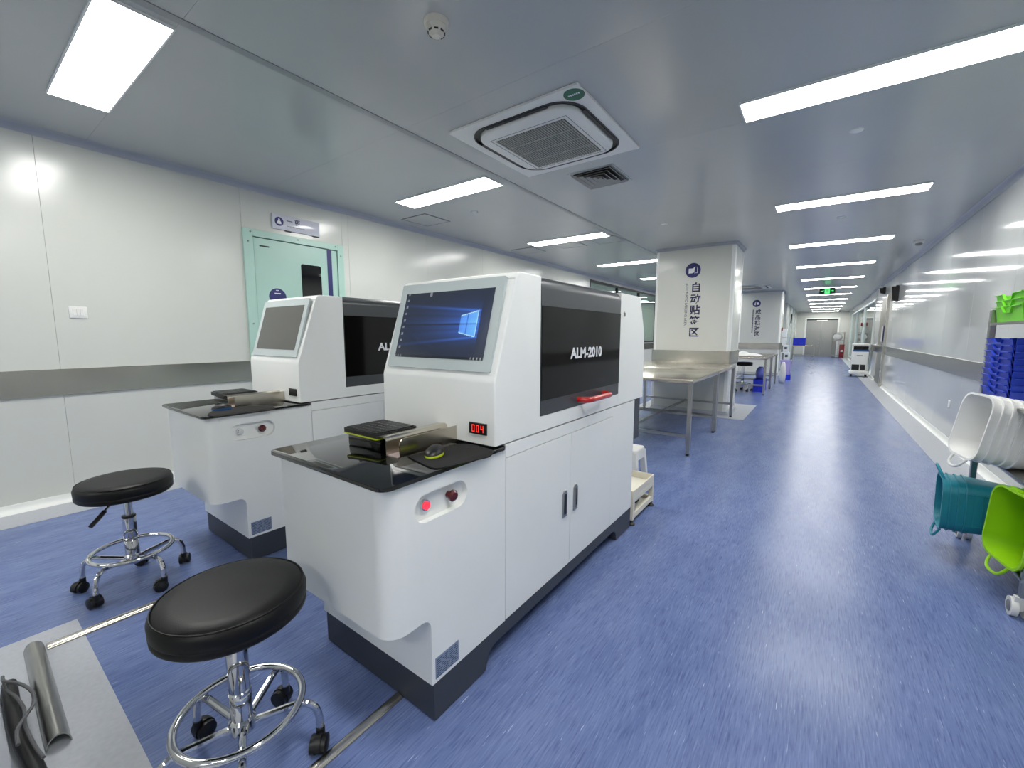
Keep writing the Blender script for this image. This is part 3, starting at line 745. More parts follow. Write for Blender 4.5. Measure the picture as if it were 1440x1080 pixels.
padpts = [tuple(p)[:2] for p in spline([(-1.093, 0.905, 0), (-1.085, 1.0, 0), (-1.072, 1.10, 0), (-1.04, 1.142, 0), (-0.98, 1.145, 0), (-0.91, 1.13, 0), (-0.885, 1.09, 0), (-0.888, 1.03, 0), (-0.895, 0.96, 0), (-0.912, 0.885, 0), (-0.94, 0.868, 0), (-1.02, 0.885, 0)], 3)]
mat_pad('soft black mouse pad hanging over the glass edge below the 004 counter', 0, 0, padpts, 0)
pad2 = [tuple(p)[:2] for p in spline([(-1.095, 0.80, 0), (-1.075, 0.92, 0), (-1.03, 0.99, 0), (-0.97, 1.01, 0), (-0.89, 1.0, 0), (-0.885, 0.93, 0), (-0.888, 0.80, 0), (-0.89, 0.71, 0), (-0.95, 0.70, 0), (-1.03, 0.74, 0)], 3)]
mat_pad('black mouse pad on the glass top of the switched-off machine', DX2, DY2, pad2, 0)
mouse('black mouse with lime rim on the mouse pad under the 004 counter', -1.028, 0.965, 0.8440, 0.45, LIME)
mouse('black mouse with blue rim on the switched-off machine', -1.055+DX2, 0.80+DY2, 0.8440, -0.7, BLUET)

# ------------------------------------------------------------------ rolling stools
def stool(label, x, y, rz, lever, seat_z=0.548, post='wide'):
    t = thing('rolling_stool', label, 'stool', (x, y, 0), 'rolling stools at the machines')
    R = 0.183; zb = seat_z-0.078
    prof = [(0, zb), (R-0.008, zb), (R, zb+0.008), (R+0.001, zb+0.020), (R-0.001, zb+0.024), (R+0.001, zb+0.028), (R+0.002, zb+0.052), (R-0.004, zb+0.066), (R-0.018, zb+0.075), (R-0.05, zb+0.078), (0, zb+0.079)]
    bm = BM(); lathe(bm, prof, 64, (x, y, 0)); st = obj('seat', bm, LEATHER, t, 50)
    bm = BM(); tube(bm, [(x+(R-0.006)*math.cos(2*PI*k/64), y+(R-0.006)*math.sin(2*PI*k/64), zb+0.0695) for k in range(64)], 0.0022, 6, True); obj('piping', bm, LEATHER, st)
    bm = BM(); cyl(bm, (x, y, zb-0.012), (x, y, zb), 0.08, 28); obj('mounting_plate', bm, BLACKP, st)
    sl = 0.345 if lever else 0.42
    bm = BM(); cyl(bm, (x, y, sl), (x, y, zb-0.008), 0.017 if lever else 0.026, 24); obj('piston', bm, CHROME, t)
    bm = BM(); lathe(bm, [(0.0275, 0.140), (0.0275, 0.225), (0.0255, 0.228), (0.0285, 0.231), (0.0285, 0.239), (0.0255, 0.242), (0.0275, 0.245), (0.0275, sl), (0.024, sl+0.004)], 28, (x, y, 0)); obj('column', bm, CHROME, t)
    if lever:
        bm = BM(); cyl(bm, (x, y, sl+0.002), (x, y, sl+0.012), 0.0275, 24); obj('collar', bm, BLACKP, t)
        a = Vector((x, y, zb-0.006)); d = Vector((math.cos(lever), math.sin(lever), 0))
        bm = BM(); tube(bm, [a, a+d*0.10-Vector((0, 0, 0.02)), a+d*0.145-Vector((0, 0, 0.045))], 0.005, 8); lv = obj('lever', bm, CHROME, t)
        bm = BM(); tube(bm, [a+d*0.125-Vector((0, 0, 0.035)), a+d*0.16-Vector((0, 0, 0.055)), a+d*0.20-Vector((0, 0, 0.075))], 0.0095, 10); obj('lever_grip', bm, BLACKP, lv)
    bm = BM(); lathe(bm, [(0.022, 0.105), (0.034, 0.118), (0.034, 0.150), (0.0275, 0.157)], 28, (x, y, 0)); obj('hub', bm, CHROME, t)
    bm = BM(); tube(bm, [(x+0.157*math.cos(2*PI*k/56), y+0.157*math.sin(2*PI*k/56), 0.178) for k in range(56)], 0.0105, 12, True); obj('foot_ring', bm, CHROME, t)
    for k in range(5):
        a = rz+2*PI*k/5; d = Vector((math.cos(a), math.sin(a), 0)); c = Vector((x, y, 0))
        bm = BM(); tube(bm, spline([c+d*0.028+Vector((0, 0, 0.134)), c+d*0.095+Vector((0, 0, 0.148)), c+d*0.155+Vector((0, 0, 0.158)), c+d*0.188+Vector((0, 0, 0.143)), c+d*0.203+Vector((0, 0, 0.105)), c+d*0.205+Vector((0, 0, 0.058))], 5), 0.0105, 10)
        obj('leg', bm, CHROME, t)
        p = c+d*0.205; sw = a*1.7+k*2.3+0.8; f = Vector((math.cos(sw), math.sin(sw), 0)); s = Vector((-f.y, f.x, 0)); q = p-f*0.016+Vector((0, 0, 0.026))
        bm = BM()
        # hood: a half-drum over the twin wheels with a socket for the leg
        pts = [q+f*(0.029*math.cos(math.radians(u)))+Vector((0, 0, 0.031*math.sin(math.radians(u)))) for u in range(-25, 206, 21)]
        A = [bm.verts.new(v-s*0.009) for v in pts]; B = [bm.verts.new(v+s*0.009) for v in pts]
        fs = [bm.faces.new(A), bm.faces.new(B)]
        for i in range(len(pts)): fs.append(bm.faces.new((A[i], A[(i+1) % len(pts)], B[(i+1) % len(pts)], B[i])))
        bmesh.ops.recalc_face_normals(bm, faces=fs)
        cyl(bm, p+Vector((0, 0, 0.040)), p+Vector((0, 0, 0.066)), 0.0125, 14)
        hd = obj('caster', bm, BLACKP, t)
        for sg in (-1, 1):
            bm = BM(); cyl(bm, q+s*sg*0.0095, q+s*sg*0.022, 0.0258, 24); cyl(bm, q+s*sg*0.022, q+s*sg*0.0255, 0.0235, 24, 0.015); obj('wheel', bm, BLACKP, hd)
    return t
stool('round black rolling stool in front of the lit labeling machine', -1.272, 0.425, math.radians(51), None)
stool('round black rolling stool with a side lever in front of the switched-off machine', -2.715, 0.492, math.radians(20), math.radians(-50))

# ------------------------------------------------------------------ floor cable covers and cables by the near column
def dome_cover(name, label, p0, p1, w_, h_, m):
    p0, p1 = Vector(p0), Vector(p1); d = (p1-p0).normalized(); s = Vector((-d.y, d.x, 0)); bm = BM()
    pr = [(w_/2*math.cos(math.radians(a)), h_*math.sin(math.radians(a))) for a in range(0, 181, 15)]
    pin = [((w_/2-0.003)*math.cos(math.radians(a)), (h_-0.003)*math.sin(math.radians(a))) for a in range(180, -1, -15)]
    loop = pr+pin
    A = [bm.verts.new(p0+s*x+Vector((0, 0, z+0.0015))) for x, z in loop]; B = [bm.verts.new(p1+s*x+Vector((0, 0, z+0.0015))) for x, z in loop]
    n = len(loop); fs = [bm.faces.new(A), bm.faces.new(B)]
    for i in range(n): fs.append(bm.faces.new((A[i], A[(i+1) % n], B[(i+1) % n], B[i])))
    bmesh.ops.recalc_face_normals(bm, faces=fs)
    return tag(obj(name, bm, m), label, 'cable cover')
dome_cover('cable_cover', 'wide half-round steel cable cover lying along the column foot', (-2.43, 0.122, 0), (-1.785, 0.112, 0), 0.056, 0.040, STEELF)
dome_cover('cable_cover', 'slim steel floor cable cover running to the switched-off machine', (-2.412, 0.155, 0), (-2.41, 0.90, 0), 0.046, 0.014, STEEL)
dome_cover('cable_cover', 'slim steel floor cable cover running under the lit machine', (-1.090, 0.30, 0), (-1.094, 0.840, 0), 0.036, 0.012, STEEL)
bm = BM(); tube(bm, spline([(-2.22, 0.045, 0.022), (-2.07, 0.042, 0.022), (-1.90, 0.044, 0.022), (-1.75, 0.056, 0.022), (-1.64, 0.06, 0.022), (-1.50, 0.05, 0.022)], 8), 0.0195, 12)
tag(obj('cable_bundle', bm, BLACKP), 'thick black sleeved cable bundle beside the half-round steel cover', 'cable')
bm = BM(); tube(bm, spline([(-1.80, 0.036, 0.062), (-1.86, 0.040, 0.070), (-1.905, 0.062, 0.075), (-1.931, 0.080, 0.085), (-1.992, 0.084, 0.09), (-2.082, 0.065, 0.085), (-2.17, 0.035, 0.07), (-2.24, 0.034, 0.05)], 8), 0.005, 8)
tag(obj('cable_loop', bm, CABLE), 'larger thin grey cable loop beside the half-round steel cover', 'cable')
bm = BM(); tube(bm, spline([(-1.70, 0.075, 0.052), (-1.763, 0.066, 0.055), (-1.883, 0.057, 0.055), (-1.978, 0.062, 0.055), (-2.067, 0.052, 0.055), (-2.14, 0.036, 0.052), (-2.22, 0.034, 0.05)], 8), 0.0045, 8)
tag(obj('cable_loop', bm, CABLE), 'smaller thin grey cable loop lying over the black cable bundle', 'cable')

# ------------------------------------------------------------------ ceiling fittings
def ring(bm, outer, inner, z0, z1):
    n = len(outer)
    V = [[bm.verts.new((*p, z)) for p in L] for L in (outer, inner) for z in (z0, z1)]
    o0, o1, i0, i1 = V; fs = []
    for k in range(n):
        q = (k+1) % n
        fs += [bm.faces.new((o0[k], o0[q], o1[q], o1[k])), bm.faces.new((i0[q], i0[k], i1[k], i1[q])), bm.faces.new((o0[q], o0[k], i0[k], i0[q])), bm.faces.new((o1[k], o1[q], i1[q], i1[k]))]
    bmesh.ops.recalc_face_normals(bm, faces=fs)
def aircon(label, x0, y0):
    t = thing('air_conditioner', label, 'air conditioner', (x0+0.5, y0+0.5, H), 'ceiling cassette air conditioners')
    x1, y1 = x0+1.0, y0+1.0
    bm = BM(); sq = rrect(x0, x1, y0, y1, 0.012, 8); inn = rrect(x0+0.07, x1-0.07, y0+0.07, y1-0.07, 0.19, 8)
    ring(bm, sq, inn, H-0.014, H-0.001); obj('frame', bm, WHITEP, t)
    bm = BM(); ring(bm, rrect(x0+0.07, x1-0.07, y0+0.07, y1-0.07, 0.19, 8), rrect(x0+0.078, x1-0.078, y0+0.078, y1-0.078, 0.185, 8), H-0.018, H-0.002); obj('slot_rim', bm, BLACKP, t)
    sbox('slot_back', BLACKP, t, x0+0.165, x1-0.165, y0+0.165, y1-0.165, H-0.005, H-0.002)
    bm = BM(); ring(bm, rrect(x0+0.075, x1-0.075, y0+0.075, y1-0.075, 0.187, 8), rrect(x0+0.17, x1-0.17, y0+0.17, y1-0.17, 0.12, 8), H-0.005, H-0.002); obj('slot_floor', bm, BLACKP, t)
    bm = BM(); prism(bm, rrect(x0+0.115, x1-0.115, y0+0.115, y1-0.115, 0.15, 8), 'z', H-0.034, H-0.006)
    bevel_where(bm, lambda a, b: a.z < H-0.033 and b.z < H-0.033, 0.012, 3); pn = obj('intake_panel', bm, WHITEP, t)
    for a in range(2):   # air vanes in the slot
        for s in (0, 1):
            yv = y0+0.083 if s == 0 else y1-0.107
            xv = x0+0.083 if s == 0 else x1-0.107
            if a == 0: sbox('air_vane', BLACKP, t, x0+0.26, x1-0.26, yv, yv+0.024, H-0.020, H-0.015)
            else: sbox('air_vane', BLACKP, t, xv, xv+0.024, y0+0.26, y1-0.26, H-0.020, H-0.015)
    gx0, gx1, gy0, gy1 = x0+0.225, x1-0.225, y0+0.25, y1-0.19
    gb = sbox('grille_back', mat_cache('grille_back', (40, 40, 40)), pn, gx0, gx1, gy0, gy1, H-0.0352, H-0.0342)
    bm = BM(); n = 30
    for k in range(n):
        xx = gx0+(k+0.5)*(gx1-gx0)/n; box(bm, xx-0.0045, xx+0.0045, gy0, gy1, H-0.041, H-0.0352)
    g = obj('grille_slats', bm, GREYV, pn); g['kind'] = 'stuff'
    for k in (1, 2, 3):
        yy = gy0+k*(gy1-gy0)/4; sbox('grille_bar', GREYV, pn, gx0, gx1, yy-0.005, yy+0.005, H-0.043, H-0.0405)
    bm = BM(); ring(bm, rrect(gx0-0.03, gx1+0.03, gy0-0.03, gy1+0.03, 0.004), rrect(gx0-0.026, gx1+0.026, gy0-0.026, gy1+0.026, 0.002), H-0.0352, H-0.0342); obj('panel_groove', bm, GREYP, pn)
    return t
def mat_cache(n, rgb): return MATS.get(n) or mat(n, rgb, 0.6)
ac = aircon('white ceiling cassette air conditioner with a round green sticker, above the machines', -2.19, 2.245)
bm = BM(); disc(bm, (-1.255, 2.325, H-0.014), (0, 0, -1), 0.062, 0.0015, 32); gs = obj('sticker', bm, GSTK, ac)
bm = BM()
for k in range(6): box(bm, -1.29+k*0.0125, -1.282+k*0.0125, 2.315, 2.329, H-0.0165, H-0.0155)
obj('sticker_print', bm, WHITEI, gs)
ac2 = dup(ac, (-1.75, 14.3, H), 0, 'white ceiling cassette air conditioner in front of the second signed column')

def vent(label, x0, x1, y0, y1):
    t = thing('ceiling_vent', label, 'vent', ((x0+x1)/2, (y0+y1)/2, H))
    sbox('backing', BLACKP, t, x0+0.02, x1-0.02, y0+0.02, y1-0.02, H-0.004, H-0.0008)
    for k in range(4):
        d = 0.006+0.046*k; bm = BM()
        for (a, b_) in ((0, 1),):
            o = [(x0+d, y0+d), (x1-d, y0+d), (x1-d, y1-d), (x0+d, y1-d)]; i_ = [(x0+d+0.022, y0+d+0.022), (x1-d-0.022, y0+d+0.022), (x1-d-0.022, y1-d-0.022), (x0+d+0.022, y1-d-0.022)]
            V = [bm.verts.new((*p, H-0.020)) for p in o]; W = [bm.verts.new((*p, H-0.005)) for p in i_]; V2 = [bm.verts.new((*p, H-0.018)) for p in o]; W2 = [bm.verts.new((*p, H-0.0035)) for p in i_]
            for q in range(4):
                r_ = (q+1) % 4
                bm.faces.new((V[q], V[r_], W[r_], W[q])); bm.faces.new((V2[r_], V2[q], W2[q], W2[r_])); bm.faces.new((V[r_], V[q], V2[q], V2[r_])); bm.faces.new((W[q], W[r_], W2[r_], W2[q]))
        bmesh.ops.recalc_face_normals(bm, faces=bm.faces); obj('louver', bm, GREYV, t, 20)
    for a in ((x0-0.02, x1+0.02, y0-0.02, y0), (x0-0.02, x1+0.02, y1, y1+0.02), (x0-0.02, x0, y0, y1), (x1, x1+0.02, y0, y1)): sbox('frame', CEIL, t, *a, H-0.006, H-0.0005)
    sbox('center_plate', GREYV, t, (x0+x1)/2-0.02, (x0+x1)/2+0.02, (y0+y1)/2-0.02, (y0+y1)/2+0.02, H-0.02, H-0.004)
    return t
vent('square louvred ceiling vent next to the cassette air conditioner', -1.88, -1.50, 3.44, 3.85)

sd = thing('smoke_detector', 'round off-white smoke detector on the ceiling above the machines', 'smoke detector', (-1.50, 1.47, H))
bm = BM(); lathe(bm, [(0, H-0.022), (0.050, H-0.022), (0.056, H-0.014), (0.057, H)], 32, (-1.50, 1.47, 0)); obj('base', bm, IVORY, sd)
bm = BM(); lathe(bm, [(0, H-0.062), (0.018, H-0.062), (0.024, H-0.056), (0.036, H-0.048), (0.045, H-0.034), (0.046, H-0.022)], 32, (-1.50, 1.47, 0)); hd = obj('head', bm, IVORY, sd)
for k in range(8):
    a = 2*PI*k/8; c = Vector((-1.50+0.0365*math.cos(a), 1.47+0.0365*math.sin(a), H-0.047)); u = Vector((-math.sin(a), math.cos(a), 0)); n_ = Vector((math.cos(a), math.sin(a), -0.6)).normalized(); bm = BM()
    tube(bm, [c-u*0.009, c+u*0.009], 0.0035, 6); obj('vent_slit', bm, BLACKP, hd)

for i, (x, y, lb_) in enumerate(((0.10, 3.87, 'small round concealed sprinkler between the first two corridor lights'), (0.10, 6.5, 'small round concealed sprinkler between the next two corridor lights'), (-1.70, 5.6, 'small round concealed sprinkler in front of the automatic labeling column'), (-3.31, 3.8, 'small round concealed sprinkler beside the left row of lights'))):
    bm = BM(); lathe(bm, [(0, H-0.010), (0.028, H-0.010), (0.040, H-0.004), (0.042, H)], 28, (x, y, 0)); tag(obj('sprinkler', bm, MWHITE), lb_, 'sprinkler')
for i, (x, y, lb_) in enumerate(((-4.03, 3.72, 'square ceiling access hatch close to the left wall, above the mint door side'), (-4.05, 6.02, 'square ceiling access hatch against the left wall beyond the second lamp'), (-3.28, 6.0, 'square ceiling access hatch just beyond the second lamp of the left row'), (-2.66, 6.02, 'square ceiling access hatch touching the ceiling seam'))):
    t = thing('ceiling_hatch', lb_, 'hatch', (x, y, H)); bm = BM(); ring(bm, rrect(x-0.21, x+0.21, y-0.21, y+0.21, 0.004, 2), rrect(x-0.195, x+0.195, y-0.195, y+0.195, 0.004, 2), H-0.005, H-0.0003); obj('frame', bm, GREYP, t)
    sbox('cover', CEIL, t, x-0.193, x+0.193, y-0.193, y+0.193, H-0.004, H-0.0003)
cm = thing('dome_camera', 'small white dome camera on the ceiling by the right wall', 'camera', (1.08, 8.75, H))
bm = BM(); lathe(bm, [(0.06, H), (0.06, H-0.03), (0.052, H-0.038), (0, H-0.038)], 28, (1.08, 8.75, 0)); obj('base', bm, WHITEP, cm)
bm = BM(); lathe(bm, [(0.042, H-0.038), (0.040, H-0.052), (0.030, H-0.066), (0.014, H-0.073), (0, H-0.075)], 24, (1.08, 8.75, 0)); obj('dome', bm, GREYP, cm)

ex = thing('exit_sign', 'green lit running-man exit sign hanging over the corridor', 'sign', (0.06, 15.1, H))
sbox('box', EXITD, ex, -0.115, 0.245, 15.085, 15.115, 2.42, 2.595, bev=0.004)
for xx in (-0.05, 0.18):
    bm = BM(); cyl(bm, (xx, 15.1, 2.59), (xx, 15.1, H), 0.005, 8); obj('hanger', bm, STEELF, ex)
bm = BM(); yf = 15.0835
sbox('pictogram_panel', EXITG, ex, 0.005, 0.125, yf, yf+0.002, 2.43, 2.585)
bm = BM(); disc(bm, (0.075, yf, 2.565), (0, -1, 0), 0.013, 0.001, 14)
for pts in ([(0.05, 2.54), (0.085, 2.548), (0.08, 2.50), (0.055, 2.495)], [(0.05, 2.54), (0.053, 2.53), (0.03, 2.515), (0.022, 2.525)], [(0.085, 2.545), (0.11, 2.525), (0.105, 2.515), (0.08, 2.53)], [(0.056, 2.50), (0.07, 2.50), (0.045, 2.445), (0.028, 2.44)], [(0.07, 2.50), (0.082, 2.505), (0.10, 2.47), (0.095, 2.44), (0.085, 2.44), (0.087, 2.468)]):
    prism(bm, pts, 'y', yf-0.0012, yf)
obj('running_figure', bm, WHITEI, ex)
bm = BM()
box(bm, 0.145, 0.185, yf, yf+0.002, 2.503, 2.515); prism(bm, [(0.185, 2.485), (0.215, 2.509), (0.185, 2.533)], 'y', yf, yf+0.002); box(bm, -0.09, -0.02, yf, yf+0.002, 2.50, 2.513); prism(bm, [(-0.05, 2.515), (-0.02, 2.53), (-0.02, 2.515)], 'y', yf, yf+0.002)
obj('arrow', bm, EXITG, ex)

# ------------------------------------------------------------------ on the left wall
sw = thing('light_switch', 'white rocker light switch plate on the left wall', 'switch', (XL, 0.655, 1.40))
bm = BM(); box(bm, XL+0.0005, XL+0.009, 0.606, 0.704, 1.364, 1.450, bev=0.003); pl = obj('plate', bm, WHITEP, sw)
for k in range(3): sbox('rocker', WHITEP, pl, XL+0.009, XL+0.012, 0.626+k*0.020, 0.644+k*0.020, 1.382, 1.432, bev=0.001, seg=1)
ds = thing('door_sign', 'white sign plate with a navy disc above the mint door', 'sign', (XL, 2.33, 2.30))
bm = BM(); box(bm, XL+0.0005, XL+0.018, 2.088, 2.575, 2.296, 2.442, bev=0.002); ob = obj('plate', bm, mat('sign_plate', (216, 217, 228), 0.16, var=0.01), ds)
bm = BM(); disc(bm, (XL+0.018, 2.152, 2.372), (1, 0, 0), 0.043, 0.0012, 32); em = obj('emblem', bm, NAVY, ds)
bm = BM(); disc(bm, (XL+0.0192, 2.152, 2.392), (1, 0, 0), 0.008, 0.0006, 14); prism(bm, [(2.132, 2.348), (2.172, 2.348), (2.172, 2.366), (2.162, 2.380), (2.142, 2.380), (2.132, 2.366)], 'x', XL+0.0192, XL+0.0198); obj('emblem_print', bm, WHITEI, em)
obj('lettering', text_bm('一 更', 0.062, (XL+0.0185, 2.225, 2.368), (0, 1, 0), (0, 0, 1), 0.0005, 'LEFT', sx=1.0, bold=0.001), NAVYD, ds)
bm = BM(); yq = 2.225
while yq < 2.42: box(bm, XL+0.018, XL+0.0186, yq, yq+0.012, 2.338, 2.344); yq += 0.015
obj('small_print', bm, GREYP, ds)
for yy in (2.24, 2.53): sbox('clip', BLACKP, ds, XL+0.0005, XL+0.018, yy-0.03, yy+0.03, 2.288, 2.2965)

# ------------------------------------------------------------------ steel tables
def steel_table(label, x0, x1, y0, y1, h=0.80):
    t = thing('steel_table', label, 'table', ((x0+x1)/2, (y0+y1)/2, 0), 'stainless steel work tables')
    bm = BM(); box(bm, x0, x1, y0, y1, h-0.042, h, bev=0.003); obj('table_top', bm, STEELT, t)
    for xx in (x0+0.025, x1-0.025):
        for yy in (y0+0.025, y1-0.025):
            bm = BM(); box(bm, xx-0.02, xx+0.02, yy-0.02, yy+0.02, 0.022, h-0.042, bev=0.003, seg=1); lg = obj('leg', bm, STEELF, t)
            bm = BM(); cyl(bm, (xx, yy, 0), (xx, yy, 0.026), 0.017, 14); obj('foot', bm, BLACKP, lg)
    for yy in (y0+0.025, y1-0.025): sbox('cross_rail', STEELF, t, x0+0.045, x1-0.045, yy-0.014, yy+0.014, 0.19, 0.22)
    xm = (x0+x1)/2; sbox('stretcher', STEELF, t, xm-0.014, xm+0.014, y0+0.04, y1-0.04, 0.19, 0.22)
    return t
steel_table('bare stainless steel work table nearest the labeling machines', -2.40, -1.01, 4.50, 5.85)
steel_table('bare stainless steel work table pushed against the automatic labeling column', -2.40, -1.01, 5.87, 7.165)
steel_table('stainless steel table holding folded white plastic sheets', -2.35, -0.86, 10.15, 11.5, 0.79)
steel_table('stainless steel table standing against the second signed column', -2.35, -0.86, 11.53, 12.9, 0.79)

# folded white sheet on the far table
bm = BM(); N, M = 14, 8
vs = [[bm.verts.new((-1.75+0.72*i/N, 10.7+0.42*j/M+0.05*(i/N), 0.7935+(0.055+0.05*math.sin(i*0.7)*math.sin(j*1.1))*math.sin(PI*i/N)**0.5*math.sin(PI*j/M)**0.5)) for j in range(M+1)] for i in range(N+1)]
vb = [[bm.verts.new((v.co.x, v.co.y, 0.791)) for v in row] for row in vs]
for i in range(N):
    for j in range(M):
        bm.faces.new((vs[i][j], vs[i+1][j], vs[i+1][j+1], vs[i][j+1])); bm.faces.new((vb[i][j], vb[i][j+1], vb[i+1][j+1], vb[i+1][j]))
for i in range(N):
    bm.faces.new((vs[i][0], vb[i][0], vb[i+1][0], vs[i+1][0])); bm.faces.new((vs[i+1][M], vb[i+1][M], vb[i][M], vs[i][M]))
for j in range(M):
    bm.faces.new((vs[0][j+1], vb[0][j+1], vb[0][j], vs[0][j])); bm.faces.new((vs[N][j], vb[N][j], vb[N][j+1], vs[N][j+1]))
bmesh.ops.recalc_face_normals(bm, faces=bm.faces)
tag(obj('plastic_sheet', bm, BAG, None, 80), 'crumpled folded white plastic sheet on a steel table', 'plastic sheet')
stool('round black rolling stool tucked under the far steel table', -1.36, 10.72, 0.4, None, 0.655)
def crate(name, label, x0, x1, y0, y1, z0, h, m, cat='crate'):
    t = thing(name, label, cat, ((x0+x1)/2, (y0+y1)/2, z0))
    bm = BM(); th = 0.012
    box(bm, x0, x1, y0, y1, z0, z0+0.012)
    for a in ((x0, x0+th, y0, y1), (x1-th, x1, y0, y1), (x0+th, x1-th, y0, y0+th), (x0+th, x1-th, y1-th, y1)): box(bm, *a, z0+0.012, z0+h)
    obj('body', bm, m, t)
    bm = BM(); ring(bm, rrect(x0-0.014, x1+0.014, y0-0.014, y1+0.014, 0.02, 3), rrect(x0+0.006, x1-0.006, y0+0.006, y1-0.006, 0.01, 3), z0+h-0.02, z0+h); obj('rim', bm, m, t)
    n = max(2, int((x1-x0)/0.12))
    for k in range(n+1):
        xx = x0+0.01+(x1-x0-0.02)*k/n; sbox('rib', m, t, xx-0.006, xx+0.006, y0-0.010, y0, z0+0.01, z0+h-0.02)
    return t
crate('storage_crate', 'blue plastic crate on the floor under the far steel table', -1.14, -0.93, 10.70, 11.20, 0.0, 0.27, BLUEC)
def pouch(name, label, x, y, z, w_, d, h, m, cat):
    bm = BM(); N = 20; rings = []
    for k in range(9):
        tt = k/8; s = math.sin(PI*(0.18+0.74*tt))**0.6; rings.append([bm.verts.new((x+w_/2*s*math.cos(2*PI*i/N)*(1+0.06*math.sin(3*i+k)), y+d/2*s*math.sin(2*PI*i/N)*(1+0.06*math.cos(2*i+k)), z+h*tt)) for i in range(N)])
    for A, B in zip(rings, rings[1:]):
        for i in range(N): bm.faces.new((A[i], A[(i+1) % N], B[(i+1) % N], B[i]))
    bm.faces.new(rings[0]); bm.faces.new(rings[-1]); bmesh.ops.recalc_face_normals(bm, faces=bm.faces)
    return tag(obj(name, bm, m, None, 80), label, cat)
pouch('plastic_bag', 'blue plastic bag bulging out of the crate under the far steel table', -1.035, 10.95, 0.275, 0.19, 0.42, 0.27, mat('blue_film', (92, 104, 190), 0.25, bump=0.6, bscale=14), 'bag')
pouch('plastic_bag', 'tall white bag beside the far steel tables', -0.74, 13.2, 0.0, 0.14, 0.30, 0.55, BAG, 'bag')
def bin_(label, x, y, w_, h, m, band_):
    t = thing('waste_bin', label, 'bin', (x, y, 0)); bm = BM()
    A = rrect(x-w_/2*0.85, x+w_/2*0.85, y-w_/2*0.85, y+w_/2*0.85, 0.03, 4); B = rrect(x-w_/2, x+w_/2, y-w_/2, y+w_/2, 0.04, 4)
    va = [bm.verts.new((*p, 0.0)) for p in A]; vb_ = [bm.verts.new((*p, h)) for p in B]; n = len(A)
    bm.faces.new(va); bm.faces.new(vb_)
    for i in range(n): bm.faces.new((va[i], va[(i+1) % n], vb_[(i+1) % n], vb_[i]))
    bmesh.ops.recalc_face_normals(bm, faces=bm.faces); obj('body', bm, m, t)
    bm = BM(); ring(bm, rrect(x-w_/2-0.012, x+w_/2+0.012, y-w_/2-0.012, y+w_/2+0.012, 0.045, 4), rrect(x-w_/2+0.01, x+w_/2-0.01, y-w_/2+0.01, y+w_/2-0.01, 0.03, 4), h-0.03, h+0.01); obj('rim', bm, m, t)
    bm = BM(); ring(bm, rrect(x-w_/2-0.006, x+w_/2+0.006, y-w_/2-0.006, y+w_/2+0.006, 0.04, 4), rrect(x-w_/2*0.84, x+w_/2*0.84, y-w_/2*0.84, y+w_/2*0.84, 0.03, 4), 0.0, h*0.28); obj('base_band', bm, band_, t)
bin_('lavender waste bin with a blue foot beside the far steel tables', -0.74, 14.2, 0.26, 0.55, LAV, BLUEC)

# ------------------------------------------------------------------ low cream tray stand and plastic step stool behind the lit machine
ts = thing('tray_stand', 'low cream metal stand with a tray top behind the lit machine', 'stand', (-1.15, 2.80, 0))
x0, x1, y0, y1 = -1.42, -0.915, 2.605, 3.03
bm = BM(); box(bm, x0, x1, y0, y1, 0.178, 0.186)
obj('tray', bm, IVORY, ts)
for a in ((x0, x0+0.008, y0, y1), (x1-0.008, x1, y0, y1), (x0+0.008, x1-0.008, y0, y0+0.008), (x0+0.008, x1-0.008, y1-0.008, y1)): sbox('tray_lip', IVORY, ts, *a, 0.186, 0.235, bev=0.002, seg=1)
for a, z0, z1 in (((x1-0.02, x1, y0+0.03, y1-0.03), 0.150, 0.178), ((x1-0.02, x1, y0+0.03, y1-0.03), 0.040, 0.078), ((x0, x0+0.02, y0+0.03, y1-0.03), 0.040, 0.078), ((x0+0.02, x1-0.02, y1-0.025, y1), 0.040, 0.078), ((x0+0.02, x1-0.02, y1-0.025, y1), 0.150, 0.178)): sbox('rail', IVORY, ts, *a, z0, z1, bev=0.002, seg=1)
sbox('lower_shelf', IVORY, ts, x0+0.02, x1-0.02, y0+0.03, y1-0.03, 0.044, 0.052)
sbox('roller', BLACKP, ts, x0+0.03, x1-0.05, y0+0.20, y0+0.26, 0.075, 0.12)
for xx in (x0+0.015, x1-0.015):
    for yy in (y0+0.015, y1-0.015):
        lg = sbox('leg', IVORY, ts, xx-0.015, xx+0.015, yy-0.015, yy+0.015, 0.035, 0.178)
        bm = BM(); lathe(bm, [(0.026, 0), (0.026, 0.008), (0.012, 0.02), (0.009, 0.036)], 16, (xx, yy, 0)); obj('leveling_foot', bm, BLACKP, lg)
ps = thing('step_stool', 'small white plastic step stool behind the cream tray stand', 'stool', (-1.36, 3.60, 0))
px, py = -1.36, 3.60
bm = BM(); prism(bm, rrect(px-0.15, px+0.15, py-0.12, py+0.12, 0.04), 'z', 0.225, 0.255); bevel_where(bm, lambda a, b: a.z > 0.254 and b.z > 0.254, 0.012, 3); obj('seat', bm, WHITEP, ps)
for sx in (-1, 1):
    for sy in (-1, 1):
        bm = BM(); A = [(px+sx*(0.105+a), py+sy*(0.075+b_)) for a, b_ in ((0, 0), (0.045, 0), (0.045, 0.045), (0, 0.045))]
        v1 = [bm.verts.new((*p, 0.228)) for p in A]; v0 = [bm.verts.new((p[0]+sx*0.02, p[1]+sy*0.018, 0)) for p in A]
        bm.faces.new(v1); bm.faces.new(v0)
        for i in range(4): bm.faces.new((v1[i], v1[(i+1) % 4], v0[(i+1) % 4], v0[i]))
        bmesh.ops.recalc_face_normals(bm, faces=bm.faces); obj('leg', bm, WHITEP, ps)
